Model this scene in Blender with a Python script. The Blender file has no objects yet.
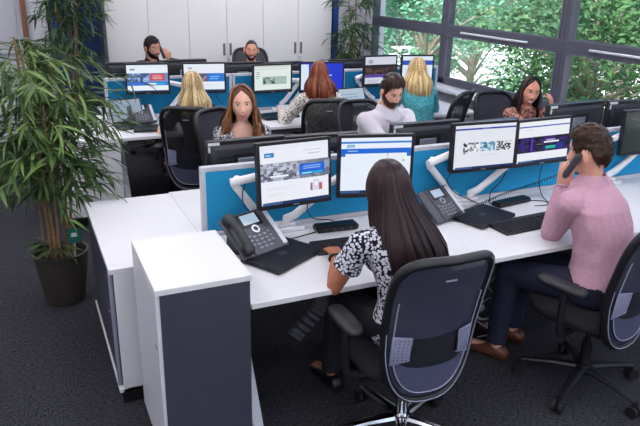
import bpy, bmesh, math, random
from mathutils import Vector, Matrix, Euler
from mathutils import noise as mnoise
from mathutils.bvhtree import BVHTree

R = math.radians
PI = math.pi
random.seed(11)
sc = bpy.context.scene
C = sc.collection


def lin(h):
    h = h.lstrip('#')
    o = []
    for i in (0, 2, 4):
        c = int(h[i:i + 2], 16) / 255
        o.append(c / 12.92 if c <= .04045 else ((c + .055) / 1.055) ** 2.4)
    return tuple(o) + (1.0,)


# ------------------------------------------------------------------ camera
cam_d = bpy.data.cameras.new('camera')
cam = bpy.data.objects.new('camera', cam_d)
C.objects.link(cam)
cam_d.sensor_width = 36
cam_d.lens = 648 / 640 * 36
cam_d.clip_start = .05
cam_d.clip_end = 400
_p, _r, _y = R(19.95), R(1.37), R(25.0)
_f = Vector((math.sin(_y) * math.cos(_p), math.cos(_y) * math.cos(_p), -math.sin(_p)))
_ri = Vector((math.cos(_y), -math.sin(_y), 0))
_up = _ri.cross(_f)
_r2 = _ri * math.cos(_r) + _up * math.sin(_r)
_u2 = -_ri * math.sin(_r) + _up * math.cos(_r)
cam.matrix_world = Matrix(((_r2.x, _u2.x, -_f.x, 0), (_r2.y, _u2.y, -_f.y, 0), (_r2.z, _u2.z, -_f.z, 2.0), (0, 0, 0, 1)))
sc.camera = cam

# ------------------------------------------------------------------ world, sun, exposure
w = bpy.data.worlds.new('world')
sc.world = w
w.use_nodes = True
nt = w.node_tree
sky = nt.nodes.new('ShaderNodeTexSky')
sky.sky_type = 'NISHITA'
sky.sun_disc = False
sky.sun_elevation = R(48)
sky.sun_rotation = R(230)
sky.air_density = 1.0
sky.dust_density = 3.0
nt.links.new(sky.outputs['Color'], nt.nodes['Background'].inputs['Color'])
nt.nodes['Background'].inputs['Strength'].default_value = .46
sun_d = bpy.data.lights.new('sun', 'SUN')
sun_d.energy = 4.8
sun_d.angle = R(2)
sun_d.color = (1, .95, .86)
sun = bpy.data.objects.new('sun', sun_d)
C.objects.link(sun)
sun.rotation_euler = Euler((R(40), 0, R(-60)))
PANEL_STRENGTH = 9.2
sc.view_settings.view_transform = 'Standard'
sc.view_settings.look = 'None'
sc.view_settings.gamma = 1
sc.view_settings.use_curve_mapping = False
sc.view_settings.exposure = 0.08

# ------------------------------------------------------------------ materials
MC = {}


def mat(name, color, rough=.5, metal=0, noise=0, nscale=40, bump=0, bscale=200, spec=.5, emit=None, estr=1, stretch=None, trans=0, coat=0, bdist=.01):
    if name in MC:
        return MC[name]
    m = bpy.data.materials.new(name)
    m.use_nodes = True
    t = m.node_tree
    b = t.nodes['Principled BSDF']
    c = lin(color) if isinstance(color, str) else color
    b.inputs['Base Color'].default_value = c
    b.inputs['Roughness'].default_value = rough
    b.inputs['Metallic'].default_value = metal
    b.inputs['Specular IOR Level'].default_value = spec
    if coat:
        b.inputs['Coat Weight'].default_value = coat
    co = t.nodes.new('ShaderNodeTexCoord')
    mp = t.nodes.new('ShaderNodeMapping')
    t.links.new(co.outputs['Object'], mp.inputs['Vector'])
    if stretch:
        mp.inputs['Scale'].default_value = stretch
    if noise:
        n = t.nodes.new('ShaderNodeTexNoise')
        n.inputs['Scale'].default_value = nscale
        n.inputs['Detail'].default_value = 4
        t.links.new(mp.outputs[0], n.inputs['Vector'])
        r = t.nodes.new('ShaderNodeValToRGB')
        r.color_ramp.elements[0].position = .3
        r.color_ramp.elements[1].position = .7
        r.color_ramp.elements[0].color = tuple(x * (1 - noise) for x in c[:3]) + (1,)
        r.color_ramp.elements[1].color = tuple(min(1, x * (1 + noise)) for x in c[:3]) + (1,)
        t.links.new(n.outputs['Fac'], r.inputs['Fac'])
        t.links.new(r.outputs[0], b.inputs['Base Color'])
    if bump:
        n2 = t.nodes.new('ShaderNodeTexNoise')
        n2.inputs['Scale'].default_value = bscale
        n2.inputs['Detail'].default_value = 3
        t.links.new(mp.outputs[0], n2.inputs['Vector'])
        bp = t.nodes.new('ShaderNodeBump')
        bp.inputs['Strength'].default_value = bump
        bp.inputs['Distance'].default_value = bdist
        t.links.new(n2.outputs['Fac'], bp.inputs['Height'])
        t.links.new(bp.outputs[0], b.inputs['Normal'])
    if emit:
        b.inputs['Emission Color'].default_value = lin(emit)
        b.inputs['Emission Strength'].default_value = estr
    if trans:
        tr = t.nodes.new('ShaderNodeBsdfTransparent')
        mx = t.nodes.new('ShaderNodeMixShader')
        mx.inputs[0].default_value = trans
        t.links.new(b.outputs[0], mx.inputs[1])
        t.links.new(tr.outputs[0], mx.inputs[2])
        t.links.new(mx.outputs[0], t.nodes['Material Output'].inputs['Surface'])
    MC[name] = m
    return m


def ramp_mat(name, tex, scale, stops, rough=.8, bump=0, stretch=None, detail=3, feature=None, interp='LINEAR', randomness=1, out=None):
    """a patterned cloth or carpet: one texture through a colour ramp"""
    if name in MC:
        return MC[name]
    m = bpy.data.materials.new(name)
    m.use_nodes = True
    t = m.node_tree
    b = t.nodes['Principled BSDF']
    b.inputs['Roughness'].default_value = rough
    b.inputs['Specular IOR Level'].default_value = .25
    co = t.nodes.new('ShaderNodeTexCoord')
    mp = t.nodes.new('ShaderNodeMapping')
    t.links.new(co.outputs['Object'], mp.inputs['Vector'])
    if stretch:
        mp.inputs['Scale'].default_value = stretch
    n = t.nodes.new('ShaderNodeTexVoronoi' if tex == 'voronoi' else 'ShaderNodeTexNoise')
    n.inputs['Scale'].default_value = scale
    if tex == 'voronoi':
        if feature:
            n.feature = feature
        n.inputs['Randomness'].default_value = randomness
        o = n.outputs[out or 'Distance']
    else:
        n.inputs['Detail'].default_value = detail
        o = n.outputs['Fac']
    t.links.new(mp.outputs[0], n.inputs['Vector'])
    r = t.nodes.new('ShaderNodeValToRGB')
    r.color_ramp.interpolation = interp
    e = r.color_ramp.elements
    while len(e) < len(stops):
        e.new(.5)
    for k, (p, c) in enumerate(stops):
        e[k].position = p
        e[k].color = lin(c)
    t.links.new(o, r.inputs['Fac'])
    t.links.new(r.outputs[0], b.inputs['Base Color'])
    if bump:
        bp = t.nodes.new('ShaderNodeBump')
        bp.inputs['Strength'].default_value = bump
        bp.inputs['Distance'].default_value = .01
        t.links.new(o, bp.inputs['Height'])
        t.links.new(bp.outputs[0], b.inputs['Normal'])
    MC[name] = m
    return m


def screen_mat(col, s=.95):
    k = 'lit_screen_' + col
    if k in MC:
        return MC[k]
    m = mat(k, '#050505', .25, emit=col, estr=s)
    return m


# ------------------------------------------------------------------ mesh collector
class MB:
    def __init__(s):
        s.v, s.f, s.m = [], [], []

    def add(s, vs, fs, mi=0, M=None):
        o = len(s.v)
        for v in vs:
            v = Vector(v)
            s.v.append(M @ v if M is not None else v)
        for f in fs:
            s.f.append([o + i for i in f])
            s.m.append(mi)
        return s

    def box(s, c, d, M=None, mi=0):
        x, y, z = d[0] / 2, d[1] / 2, d[2] / 2
        vs = [(c[0] + a * x, c[1] + b * y, c[2] + e * z) for e in (-1, 1) for b in (-1, 1) for a in (-1, 1)]
        return s.add(vs, [(0, 2, 3, 1), (4, 5, 7, 6), (0, 1, 5, 4), (2, 6, 7, 3), (0, 4, 6, 2), (1, 3, 7, 5)], mi, M)

    def loft(s, rings, mi=0, cap=True, M=None):
        n = len(rings[0])
        vs = [p for r in rings for p in r]
        fs = []
        for k in range(len(rings) - 1):
            for i in range(n):
                j = (i + 1) % n
                fs.append((k * n + i, k * n + j, (k + 1) * n + j, (k + 1) * n + i))
        if cap:
            fs.append(tuple(range(n - 1, -1, -1)))
            fs.append(tuple((len(rings) - 1) * n + i for i in range(n)))
        return s.add(vs, fs, mi, M)

    def tube(s, pts, r, n=8, mi=0, M=None, sq=None, close=False):
        """r: radius or list; sq=(a,b) flattens the section"""
        pts = [Vector(p) for p in pts]
        rings = []
        T0 = None
        nn = None
        K = len(pts)
        for k, p in enumerate(pts):
            if close:
                t = pts[(k + 1) % K] - pts[k - 1]
            else:
                t = pts[min(k + 1, K - 1)] - pts[max(k - 1, 0)]
            if t.length < 1e-9:
                t = Vector((0, 0, 1))
            t.normalize()
            if nn is None:
                a = Vector((0, 0, 1)) if abs(t.z) < .9 else Vector((0, 1, 0))
                nn = (a - t * a.dot(t)).normalized()
            else:
                nn = nn - t * nn.dot(t)
                nn = nn.normalized() if nn.length > 1e-6 else t.orthogonal().normalized()
            b = t.cross(nn)
            rr = r[k] if isinstance(r, (list, tuple)) else r
            sa, sb = sq if sq else (1, 1)
            rings.append([p + nn * (math.cos(2 * PI * i / n) * rr * sa) + b * (math.sin(2 * PI * i / n) * rr * sb) for i in range(n)])
        if close:
            rings.append(rings[0])
        return s.loft(rings, mi, not close, M)

    def cyl(s, p0, p1, r0, r1=None, n=16, mi=0, M=None):
        return s.tube([p0, p1], [r0, r0 if r1 is None else r1], n, mi, M)

    def ball(s, c, r, n=12, mi=0, M=None):
        rx, ry, rz = (r, r, r) if not isinstance(r, (tuple, list)) else r
        h = max(5, n // 2 + 1)
        rings = []
        for k in range(h + 1):
            a = -PI / 2 + PI * (k + .5) / (h + 1)
            rings.append([(c[0] + rx * math.cos(a) * math.cos(2 * PI * i / n), c[1] + ry * math.cos(a) * math.sin(2 * PI * i / n), c[2] + rz * math.sin(a)) for i in range(n)])
        return s.loft(rings, mi, True, M)

    def prism(s, out, z0, z1, mi=0, M=None):
        return s.loft([[(x, y, z0) for x, y in out], [(x, y, z1) for x, y in out]], mi, True, M)

    def lathe(s, prof, n=24, mi=0, M=None, cap=True):
        return s.loft([[(r * math.cos(2 * PI * i / n), r * math.sin(2 * PI * i / n), z) for i in range(n)] for r, z in prof], mi, cap, M)

    def quad(s, a, b, c, d, mi=0, M=None):
        return s.add([a, b, c, d], [(0, 1, 2, 3)], mi, M)

    def mesh(s, name, mats, bevel=0, smooth=40, segs=1):
        me = bpy.data.meshes.new(name)
        me.from_pydata([tuple(v) for v in s.v], [], s.f)
        for x in mats if isinstance(mats, (list, tuple)) else [mats]:
            me.materials.append(x)
        if any(s.m):
            me.polygons.foreach_set('material_index', s.m)
        if bevel:
            bm = bmesh.new()
            bm.from_mesh(me)
            es = [e for e in bm.edges if len(e.link_faces) == 2 and e.calc_face_angle(0) > R(35)]
            bmesh.ops.bevel(bm, geom=es, offset=bevel, segments=segs, affect='EDGES', clamp_overlap=True)
            bm.to_mesh(me)
            bm.free()
        if smooth:
            me.shade_smooth()
            me.set_sharp_from_angle(angle=R(smooth))
        me.validate()
        return me

    def build(s, name, mats, parent=None, bevel=0, smooth=40, segs=1):
        return obj(name, s.mesh(name, mats, bevel, smooth, segs), parent)


def obj(name, me, parent=None):
    o = bpy.data.objects.new(name, me)
    C.objects.link(o)
    if parent:
        o.parent = parent
    return o


def tag(o, label=None, cat=None, group=None, kind=None):
    if label:
        o['label'] = label
    if cat:
        o['category'] = cat
    if group:
        o['group'] = group
    if kind:
        o['kind'] = kind
    return o


def thing(name, label, cat, loc=(0, 0, 0), rz=0, group=None, rot=None):
    o = bpy.data.objects.new(name, None)
    o.empty_display_size = .1
    C.objects.link(o)
    o.location = loc
    o.rotation_euler = rot if rot else (0, 0, rz)
    return tag(o, label, cat, group)


KIDS = {}


def kids(o):
    return [c for c in C.objects if c.parent == o]


def copy_tree(o, parent=None):
    c = o.copy()
    C.objects.link(c)
    c.parent = parent
    for ch in kids(o):
        copy_tree(ch, c)
    return c


def struct(name, mb, m, bevel=0, smooth=40, parent=None):
    o = mb.build(name, m, parent, bevel, smooth)
    if not parent:
        o['kind'] = 'structure'
    return o


def spline(ps, n=8):
    """Catmull-Rom through the points"""
    ps = [Vector(p) for p in ps]
    out = []
    for i in range(len(ps) - 1):
        p0, p1, p2, p3 = ps[max(i - 1, 0)], ps[i], ps[i + 1], ps[min(i + 2, len(ps) - 1)]
        for k in range(n):
            t = k / n
            out.append(.5 * ((2 * p1) + (p2 - p0) * t + (2 * p0 - 5 * p1 + 4 * p2 - p3) * t * t + (3 * p1 - p0 - 3 * p2 + p3) * t ** 3))
    out.append(ps[-1])
    return out


# common materials
WHITE = mat('white_laminate', '#dad9dc', .42, noise=.02, nscale=3)
WHITE_P = mat('white_plastic', '#e2e3e6', .4, noise=.02, nscale=20)
WALLW = mat('white_wall_paint', '#d9d9de', .8, noise=.015, nscale=2, bump=.05, bscale=300)
SLATE = mat('slate_laminate', '#3c3b4a', .5, noise=.05, nscale=6)
BLACKP = mat('black_plastic', '#121218', .42, noise=.1, nscale=30)
DARKP = mat('charcoal_plastic', '#24242c', .5, noise=.1, nscale=30)
GREYM = mat('light_grey_metal', '#b9bac4', .4, .2, noise=.05)
CHROME = mat('chrome', '#d5d5da', .15, 1)
RUBBER = mat('black_rubber', '#0c0c10', .7, noise=.1)
ALU = mat('aluminium', '#a9abb5', .3, .9, noise=.05)
PIX = mat('screen_glass_off', '#2c3733', .25, noise=.05, nscale=4)

# ------------------------------------------------------------------ the room
FLOORM = None


def carpet():
    m = bpy.data.materials.new('dark_carpet')
    m.use_nodes = True
    t = m.node_tree
    b = t.nodes['Principled BSDF']
    b.inputs['Roughness'].default_value = .95
    b.inputs['Specular IOR Level'].default_value = .1
    co = t.nodes.new('ShaderNodeTexCoord')
    br = t.nodes.new('ShaderNodeTexNoise')
    br.inputs['Scale'].default_value = 1.0
    br.inputs['Detail'].default_value = 3
    mps = []
    for scl in ((170, 45, 1), (45, 170, 1)):
        mp = t.nodes.new('ShaderNodeMapping')
        mp.inputs['Scale'].default_value = scl
        t.links.new(co.outputs['Object'], mp.inputs['Vector'])
        n = t.nodes.new('ShaderNodeTexNoise')
        n.inputs['Scale'].default_value = 1.0
        n.inputs['Detail'].default_value = 4
        t.links.new(mp.outputs[0], n.inputs['Vector'])
        mps.append(n)
    chk = t.nodes.new('ShaderNodeTexChecker')
    chk.inputs['Scale'].default_value = 2.0
    t.links.new(co.outputs['Object'], chk.inputs['Vector'])
    mx = t.nodes.new('ShaderNodeMix')
    mx.data_type = 'FLOAT'
    t.links.new(chk.outputs['Fac'], mx.inputs['Factor'])
    t.links.new(mps[0].outputs['Fac'], mx.inputs['A'])
    t.links.new(mps[1].outputs['Fac'], mx.inputs['B'])
    r = t.nodes.new('ShaderNodeValToRGB')
    e = r.color_ramp.elements
    e[0].position, e[0].color = .30, lin('#18181c')
    e[1].position, e[1].color = .72, lin('#525258')
    t.links.new(mx.outputs['Result'], r.inputs['Fac'])
    t.links.new(co.outputs['Object'], br.inputs['Vector'])
    hs = t.nodes.new('ShaderNodeMix')
    hs.data_type = 'RGBA'
    hs.blend_type = 'MULTIPLY'
    hs.inputs['Factor'].default_value = .5
    r2 = t.nodes.new('ShaderNodeValToRGB')
    r2.color_ramp.elements[0].color = lin('#8a8a98')
    r2.color_ramp.elements[1].color = lin('#ffffff')
    t.links.new(br.outputs['Fac'], r2.inputs['Fac'])
    t.links.new(r.outputs[0], hs.inputs['A'])
    t.links.new(r2.outputs[0], hs.inputs['B'])
    t.links.new(hs.outputs['Result'], b.inputs['Base Color'])
    bp = t.nodes.new('ShaderNodeBump')
    bp.inputs['Strength'].default_value = .5
    bp.inputs['Distance'].default_value = .004
    t.links.new(mx.outputs['Result'], bp.inputs['Height'])
    t.links.new(bp.outputs[0], b.inputs['Normal'])
    return m


X0, X1, Y0, Y1, ZC = -3.2, 4.58, -3.0, 8.68, 2.75
struct('floor', MB().box(((X0 + X1) / 2, (Y0 + Y1) / 2, -.1), (X1 - X0 + .4, Y1 - Y0 + .4, .2)), carpet())
struct('ceiling', MB().box(((X0 + X1) / 2, (Y0 + Y1) / 2, ZC + .1), (X1 - X0 + .6, Y1 - Y0 + .6, .2)), mat('ceiling_tile', '#e4e4e2', .9, noise=.02, nscale=5))
struct('wall_left', MB().box((X0 - .1, (Y0 + Y1) / 2, ZC / 2), (.2, Y1 - Y0, ZC)), WALLW)
wfm = MB().box(((X0 + X1) / 2, Y0 - .1, .42), (X1 - X0 + .4, .2, .84)).box(((X0 + X1) / 2, Y0 - .1, 2.66), (X1 - X0 + .4, .2, .18))
for xx in (X0 - .1, .69, X1 + .1):
    wfm.box((xx, Y0 - .1, 1.705), (.3, .2, 1.73))
struct('wall_front', wfm, WALLW)
# back wall with the door opening at its left end
DX0, DX1, DH = -.74, .16, 2.1
wb = MB().box(((X0 + DX0) / 2, Y1 + .1, ZC / 2), (DX0 - X0, .2, ZC))
wb.box(((DX1 + X1) / 2, Y1 + .1, ZC / 2), (X1 - DX1, .2, ZC))
wb.box(((DX0 + DX1) / 2, Y1 + .1, (DH + ZC) / 2), (DX1 - DX0, .2, ZC - DH))
struct('wall_back', wb, WALLW)
WOOD = mat('brown_wood_frame', '#8d5b45', .5, noise=.15, nscale=8, stretch=(8, 8, 1))
dr = MB().box(((DX0 + DX1) / 2, Y1 + .06, DH / 2), (DX1 - DX0 - .02, .05, DH - .01)).build('door_1', mat('door_paint', '#c9cad2', .5, noise=.02))
dr['kind'] = 'structure'
fr = MB().box((DX1 - .02, Y1 - .01, DH / 2), (.055, .06, DH)).box((DX0 + .02, Y1 - .01, DH / 2), (.055, .06, DH)).box(((DX0 + DX1) / 2, Y1 - .01, DH + .01), (DX1 - DX0, .06, .05))
fr.build('door_frame', WOOD, dr, .004)
MB().box(((DX0 + DX1) / 2, Y1 + .028, 1.06), (DX1 - DX0 - .1, .02, .03)).build('mid_rail', mat('rail_grey', '#9a9ba6', .5), dr, .003)
MB().box(((DX0 + DX1) / 2, Y1 + .03, 1.58), (DX1 - DX0 - .2, .01, .9)).build('upper_panel', mat('door_panel_paint', '#c2c3cc', .5), dr, .003)
MB().cyl((DX0 + .1, Y1 + .03, 1.0), (DX0 + .1, Y1 - .02, 1.0), .01).cyl((DX0 + .1, Y1 - .02, 1.0), (DX0 + .22, Y1 - .02, 1.0), .009).build('door_handle', CHROME, dr)
# white pilaster beside the door, blue panel behind the tall plant, grey edge strip
struct('trim_1', MB().box((.30, 8.6, ZC / 2), (.16, .18, ZC)), mat('white_trim', '#dcdce2', .6))
BLUEP = mat('royal_blue_panel', '#123a78', .6, noise=.05, nscale=4)
struct('trim_2', MB().box((.685, 8.5, ZC / 2), (.53, .06, ZC)), BLUEP)
struct('trim_3', MB().box((.968, 8.33, ZC / 2), (.036, .5, ZC)), mat('grey_strip', '#55565f', .5))
struct('trim_4', MB().box((3.985, 8.42, ZC / 2), (.075, .48, ZC)), BLUEP)
struct('trim_5', MB().box((4.075, 8.5, ZC / 2), (.05, .32, ZC)), BLUEP)
# window wall
WZ0, WZ1 = .86, 2.55
ww = MB().box((X1 + .1, (Y0 + Y1) / 2, WZ0 / 2), (.2, Y1 - Y0 + .4, WZ0))
ww.box((X1 + .1, (Y0 + Y1) / 2, (WZ1 + ZC) / 2), (.2, Y1 - Y0 + .4, ZC - WZ1))
ww.box((X1 + .1, (8.25 + Y1 + .2) / 2, (WZ0 + WZ1) / 2), (.2, Y1 + .2 - 8.25, WZ1 - WZ0))
ww.box((X1 + .1, (Y0 - .2 - 1.0) / 2, (WZ0 + WZ1) / 2), (.2, -1.0 - Y0 + .2, WZ1 - WZ0))
struct('wall_right', ww, WALLW)
struct('trim_6', MB().box((4.47, (Y0 + 8.6) / 2, .83), (.24, 8.6 - Y0 - .1, .035)), WHITE, .004)
FRM = mat('slate_window_frame', '#4b4c59', .45, noise=.05, nscale=10)
GLASS = None


def glass():
    m = bpy.data.materials.new('window_glass')
    m.use_nodes = True
    t = m.node_tree
    t.nodes.remove(t.nodes['Principled BSDF'])
    tr = t.nodes.new('ShaderNodeBsdfTransparent')
    tr.inputs[0].default_value = (.95, .97, .97, 1)
    gl = t.nodes.new('ShaderNodeBsdfGlossy')
    gl.inputs['Roughness'].default_value = .02
    lw = t.nodes.new('ShaderNodeLayerWeight')
    lw.inputs['Blend'].default_value = .5
    pw = t.nodes.new('ShaderNodeMath')
    pw.operation = 'POWER'
    pw.inputs[1].default_value = 4
    t.links.new(lw.outputs['Facing'], pw.inputs[0])
    fz = t.nodes.new('ShaderNodeMath')
    fz.operation = 'MULTIPLY_ADD'
    fz.inputs[1].default_value = .45
    fz.inputs[2].default_value = .03
    t.links.new(pw.outputs[0], fz.inputs[0])
    mx = t.nodes.new('ShaderNodeMixShader')
    t.links.new(fz.outputs[0], mx.inputs[0])
    t.links.new(tr.outputs[0], mx.inputs[1])
    t.links.new(gl.outputs[0], mx.inputs[2])
    t.links.new(mx.outputs[0], t.nodes['Material Output'].inputs['Surface'])
    return m


GLASS = glass()
TZ = 1.465
MULL = [8.20, 6.47, 4.61, 2.75, .89, -.97]
for k in range(5):
    ya, yb = MULL[k + 1], MULL[k]
    wf = MB()
    ym = (ya + yb) / 2
    wf.box((4.60, ya + .028, (WZ0 + WZ1) / 2), (.09, .055, WZ1 - WZ0)).box((4.60, yb - .028, (WZ0 + WZ1) / 2), (.09, .055, WZ1 - WZ0))
    wf.box((4.60, ym, WZ0 + .035), (.09, yb - ya, .07)).box((4.60, ym, WZ1 - .03), (.09, yb - ya, .06)).box((4.60, ym, TZ), (.10, yb - ya, .105))
    o = struct('window_%d' % (k + 1), wf, FRM, .004)
    o['label'] = 'slate grey framed window with a pane above and below the transom'
    for za, zb in ((WZ0 + .07, TZ - .052), (TZ + .052, WZ1 - .06)):
        MB().box((4.612, ym, (za + zb) / 2), (.012, yb - ya - .11, zb - za)).build('pane', GLASS, o)
        MB().box((4.556, ym, za + .008), (.012, yb - ya - .10, .016)).box((4.556, ym, zb - .008), (.012, yb - ya - .10, .016)).box((4.556, ya + .064, (za + zb) / 2), (.012, .016, zb - za)).box((4.556, yb - .064, (za + zb) / 2), (.012, .016, zb - za)).build('glazing_bead', mat('bead_grey', '#5d5e6c', .4), o)
    if k in (1, 2):
        MB().tube(spline([(4.545, ym + .55, TZ - .01), (4.52, ym + .5, TZ - .005), (4.52, ym - .4, TZ - .01), (4.545, ym - .46, TZ - .01)], 5), .011, 8).build('stay_bar', mat('stay_bar_white', '#c9ccd2', .35, .3), o)
for k, (xa, xb) in enumerate(((X0 + .05, .54), (.84, X1 - .05))):  # unseen windows added behind the camera to bring daylight onto the faces
    wf = MB()
    xm = (xa + xb) / 2
    for xx in (xa + .03, xm, xb - .03):
        wf.box((xx, Y0 - .1, 1.705), (.06, .09, 1.73))
    wf.box((xm, Y0 - .1, .875), (xb - xa, .09, .07)).box((xm, Y0 - .1, 2.54), (xb - xa, .09, .06))
    o = struct('window_%d' % (6 + k), wf, FRM, .004)
    for xp, xq in ((xa + .06, xm - .03), (xm + .03, xb - .06)):
        MB().box(((xp + xq) / 2, Y0 - .1, 1.71), (xq - xp, .012, 1.60)).build('pane', GLASS, o)
struct('baseboard_back', MB().box((2.4, 8.67, .05), (4.2, .02, .1)), SLATE)
struct('baseboard_left', MB().box((X0 + .01, (Y0 + Y1) / 2, .05), (.02, Y1 - Y0, .1)), SLATE)

# ceiling panels light the room
LPM = mat('panel_diffuser', '#ffffff', .5, emit='#f7f6ff', estr=PANEL_STRENGTH)
n = 0
lp_frame = MB().box((0, .31, 0), (.64, .02, .03)).box((0, -.31, 0), (.64, .02, .03)).box((.31, 0, 0), (.02, .60, .03)).box((-.31, 0, 0), (.02, .60, .03)).mesh('frame', WHITE_P)
lp_diff = MB().box((0, 0, .004), (.598, .598, .008)).mesh('diffuser', LPM)
for ix, x in enumerate((-2.1, -.6, .9, 2.4, 3.7)):
    for iy, y in enumerate((-1.8, -.2, 1.4, 3.0, 4.6, 6.2, 7.6)):
        t = thing('ceiling_light', 'square flat ceiling light panel above the office', 'ceiling light', (x, y, ZC - .018), 0, 'square ceiling light panels')
        obj('frame', lp_frame, t)
        obj('diffuser', lp_diff, t)

# ------------------------------------------------------------------ tall white cupboards along the back wall
DOORM = mat('white_cupboard_door', '#e4e1e0', .45, noise=.015, nscale=2)
UX = [1.0, 1.98, 2.95, 3.93]
for k in range(3):
    xa, xb = UX[k], UX[k + 1]
    t = thing('tall_cupboard', ['tall white two-door cupboard nearest the blue panel, behind the man phoning', 'tall white two-door cupboard behind the laughing man, middle of three', 'tall white two-door cupboard nearest the window, right of three'][k], 'cupboard', ((xa + xb) / 2, 8.44, 0), 0, 'tall cupboards along the back wall')
    hw = (xb - xa) / 2
    MB().box((0, 0, 1.06), (hw * 2 - .004, .44, 2.0)).build('body', mat('cupboard_carcass', '#a9a7ad', .5), t)
    MB().box((0, .01, .03), (hw * 2 - .02, .4, .06)).build('plinth', BLACKP, t)
    for s in (-1, 1):
        d = MB().box((s * hw / 2, -.232, 1.07), (hw - .006, .02, 1.97)).build('door', DOORM, t, .002)
        h = MB().box((s * .042, -.246, 1.115), (.03, .01, .15)).build('handle', mat('grey_handle', '#6b6a72', .4), d, .003)
        if s > 0:
            MB().cyl((s * .022, -.24, .99), (s * .022, -.25, .99), .011, n=12).build('lock', ALU, d)

# ------------------------------------------------------------------ desks
DZ = .73


def a_leg(name, x, yc, t, hw=.72):
    m = MB()
    for s in (-1, 1):
        m.add([(x - .025, yc + s * .30 - .03, DZ - .03), (x + .025, yc + s * .30 - .03, DZ - .03), (x + .025, yc + s * .30 + .03, DZ - .03), (x - .025, yc + s * .30 + .03, DZ - .03),
               (x - .025, yc + s * hw - .03, 0), (x + .025, yc + s * hw - .03, 0), (x + .025, yc + s * hw + .03, 0), (x - .025, yc + s * hw + .03, 0)],
              [(0, 3, 2, 1), (4, 5, 6, 7), (0, 1, 5, 4), (1, 2, 6, 5), (2, 3, 7, 6), (3, 0, 4, 7)])
    m.box((x, yc, DZ - .05), (.05, 1.4, .045))
    return m.build(name, mat('leg_grey', '#c4c5cf', .45, .1), t, .004)


def bench(label, xl, yc, n=3, wdt=1.2):
    t = thing('desk_bench', label, 'desk', (0, 0, 0))
    for k in range(n):
        for s in (-1, 1):
            MB().box((xl + wdt * (k + .5), yc + s * .4, DZ - .0125), (wdt - .0006, .785, .025)).build('desktop', WHITE, t, .002)
    for k in range(n + 1):
        a_leg('leg_frame', min(max(xl + wdt * k, xl + .05), xl + n * wdt - .05), yc, t, .72 if k in (0, n) else .34)
    MB().box((xl + n * wdt / 2, yc - .3, DZ - .055), (n * wdt - .1, .05, .05)).build('beam', GREYM, t)
    MB().box((xl + n * wdt / 2, yc + .3, DZ - .055), (n * wdt - .1, .05, .05)).build('beam', GREYM, t)
    MB().box((xl + n * wdt / 2, yc, DZ - .14), (n * wdt - .2, .3, .01)).build('cable_tray', BLACKP, t)
    return t


XL1, YC1 = .757, 3.06
XL2, YC2 = .69, 6.17
bench('long white two-sided desk bench in the foreground', XL1, YC1)
bench('long white two-sided desk bench further back near the cupboards', XL2, YC2)


def cloth(name, c, c2):
    return ramp_mat(name, 'noise', 900, [(.3, c), (.7, c2)], .85, .1)


DIVM = cloth('bright_blue_fabric', '#1f8abb', '#2b9ccd')
DIV2 = cloth('teal_blue_fabric', '#0f6f9e', '#147fae')
for (xl, yc, m, who) in ((XL1, YC1, DIVM, 'foreground'), (XL2, YC2, DIV2, 'rear')):
    for k in range(3):
        xa, xb = xl + 1.2 * k + .004, xl + 1.2 * (k + 1) - .004
        t = thing('desk_divider', 'blue fabric desk divider with pale frame on the %s bench, %s' % (who, ('left end', 'middle', 'right end by the window')[k]), 'divider', ((xa + xb) / 2, yc, DZ + .001), 0, 'blue desk dividers')
        hw, hh = (xb - xa) / 2, .372
        MB().box((0, -.012, hh / 2 + .005), (hw * 2 - .05, .006, hh - .05)).build('fabric_panel', m, t)
        MB().box((0, .012, hh / 2 + .005), (hw * 2 - .05, .006, hh - .05)).build('fabric_panel', m, t)
        f = MB().box((0, 0, hh - .0125), (hw * 2, .036, .025)).box((0, 0, .0125), (hw * 2, .036, .025))
        for s in (-1, 1):
            f.box((s * (hw - .0125), 0, hh / 2), (.025, .036, hh - .05))
        f.build('frame', mat('divider_frame', '#c3c5cd', .45), t, .003)

# ------------------------------------------------------------------ storage at the bench ends


def credenza(label, x, y):
    t = thing('tambour_credenza', label, 'cabinet', (x, y, 0))
    W, D, H = .494, 1.01, .73
    MB().box((0, 0, .035), (W - .03, D - .03, .07)).build('plinth', BLACKP, t)
    MB().box((0, 0, H - .0125), (W, D, .025)).build('top', WHITE, t, .002)
    MB().box((.01, -D / 2 + .0125, (H + .045) / 2), (W - .02, .025, H - .095)).build('end_panel', WHITE, t, .001)
    MB().box((.01, D / 2 - .0125, (H + .045) / 2), (W - .02, .025, H - .095)).build('end_panel', WHITE, t, .001)
    MB().box((W / 2 - .008, 0, (H + .045) / 2), (.016, D - .05, H - .095)).build('back_panel', WHITE, t)
    MB().box((0, 0, .08), (W, D, .02)).build('bottom_panel', WHITE, t, .001)
    door = MB()
    n = 38
    for k in range(n):
        yy = -D / 2 + .075 + (D - .10) * (k + .5) / n
        door.box((-W / 2 + .014, yy, .395), ((D - .10) / n * .5, (D - .10) / n * .86, H - .13))
    door.box((-W / 2 + .022, 0, .395), (.006, D - .06, H - .13))
    dd = door.build('tambour_door', SLATE, t)
    MB().box((-W / 2 + .008, -D / 2 + .048, .395), (.018, .03, H - .12)).build('door_edge', mat('edge_lilac_grey', '#8a8a9c', .4), dd, .003)
    MB().cyl((-W / 2 + .012, -D / 2 + .12, .46), (-W / 2 - .006, -D / 2 + .12, .46), .012, n=12).build('lock', CHROME, dd)
    return t


credenza('low white credenza with slate shutter at the left end of the foreground desk', .5096, 3.325)
credenza('low white credenza behind the bamboo, at the left end of the rear desk', .441, 5.89)
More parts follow.
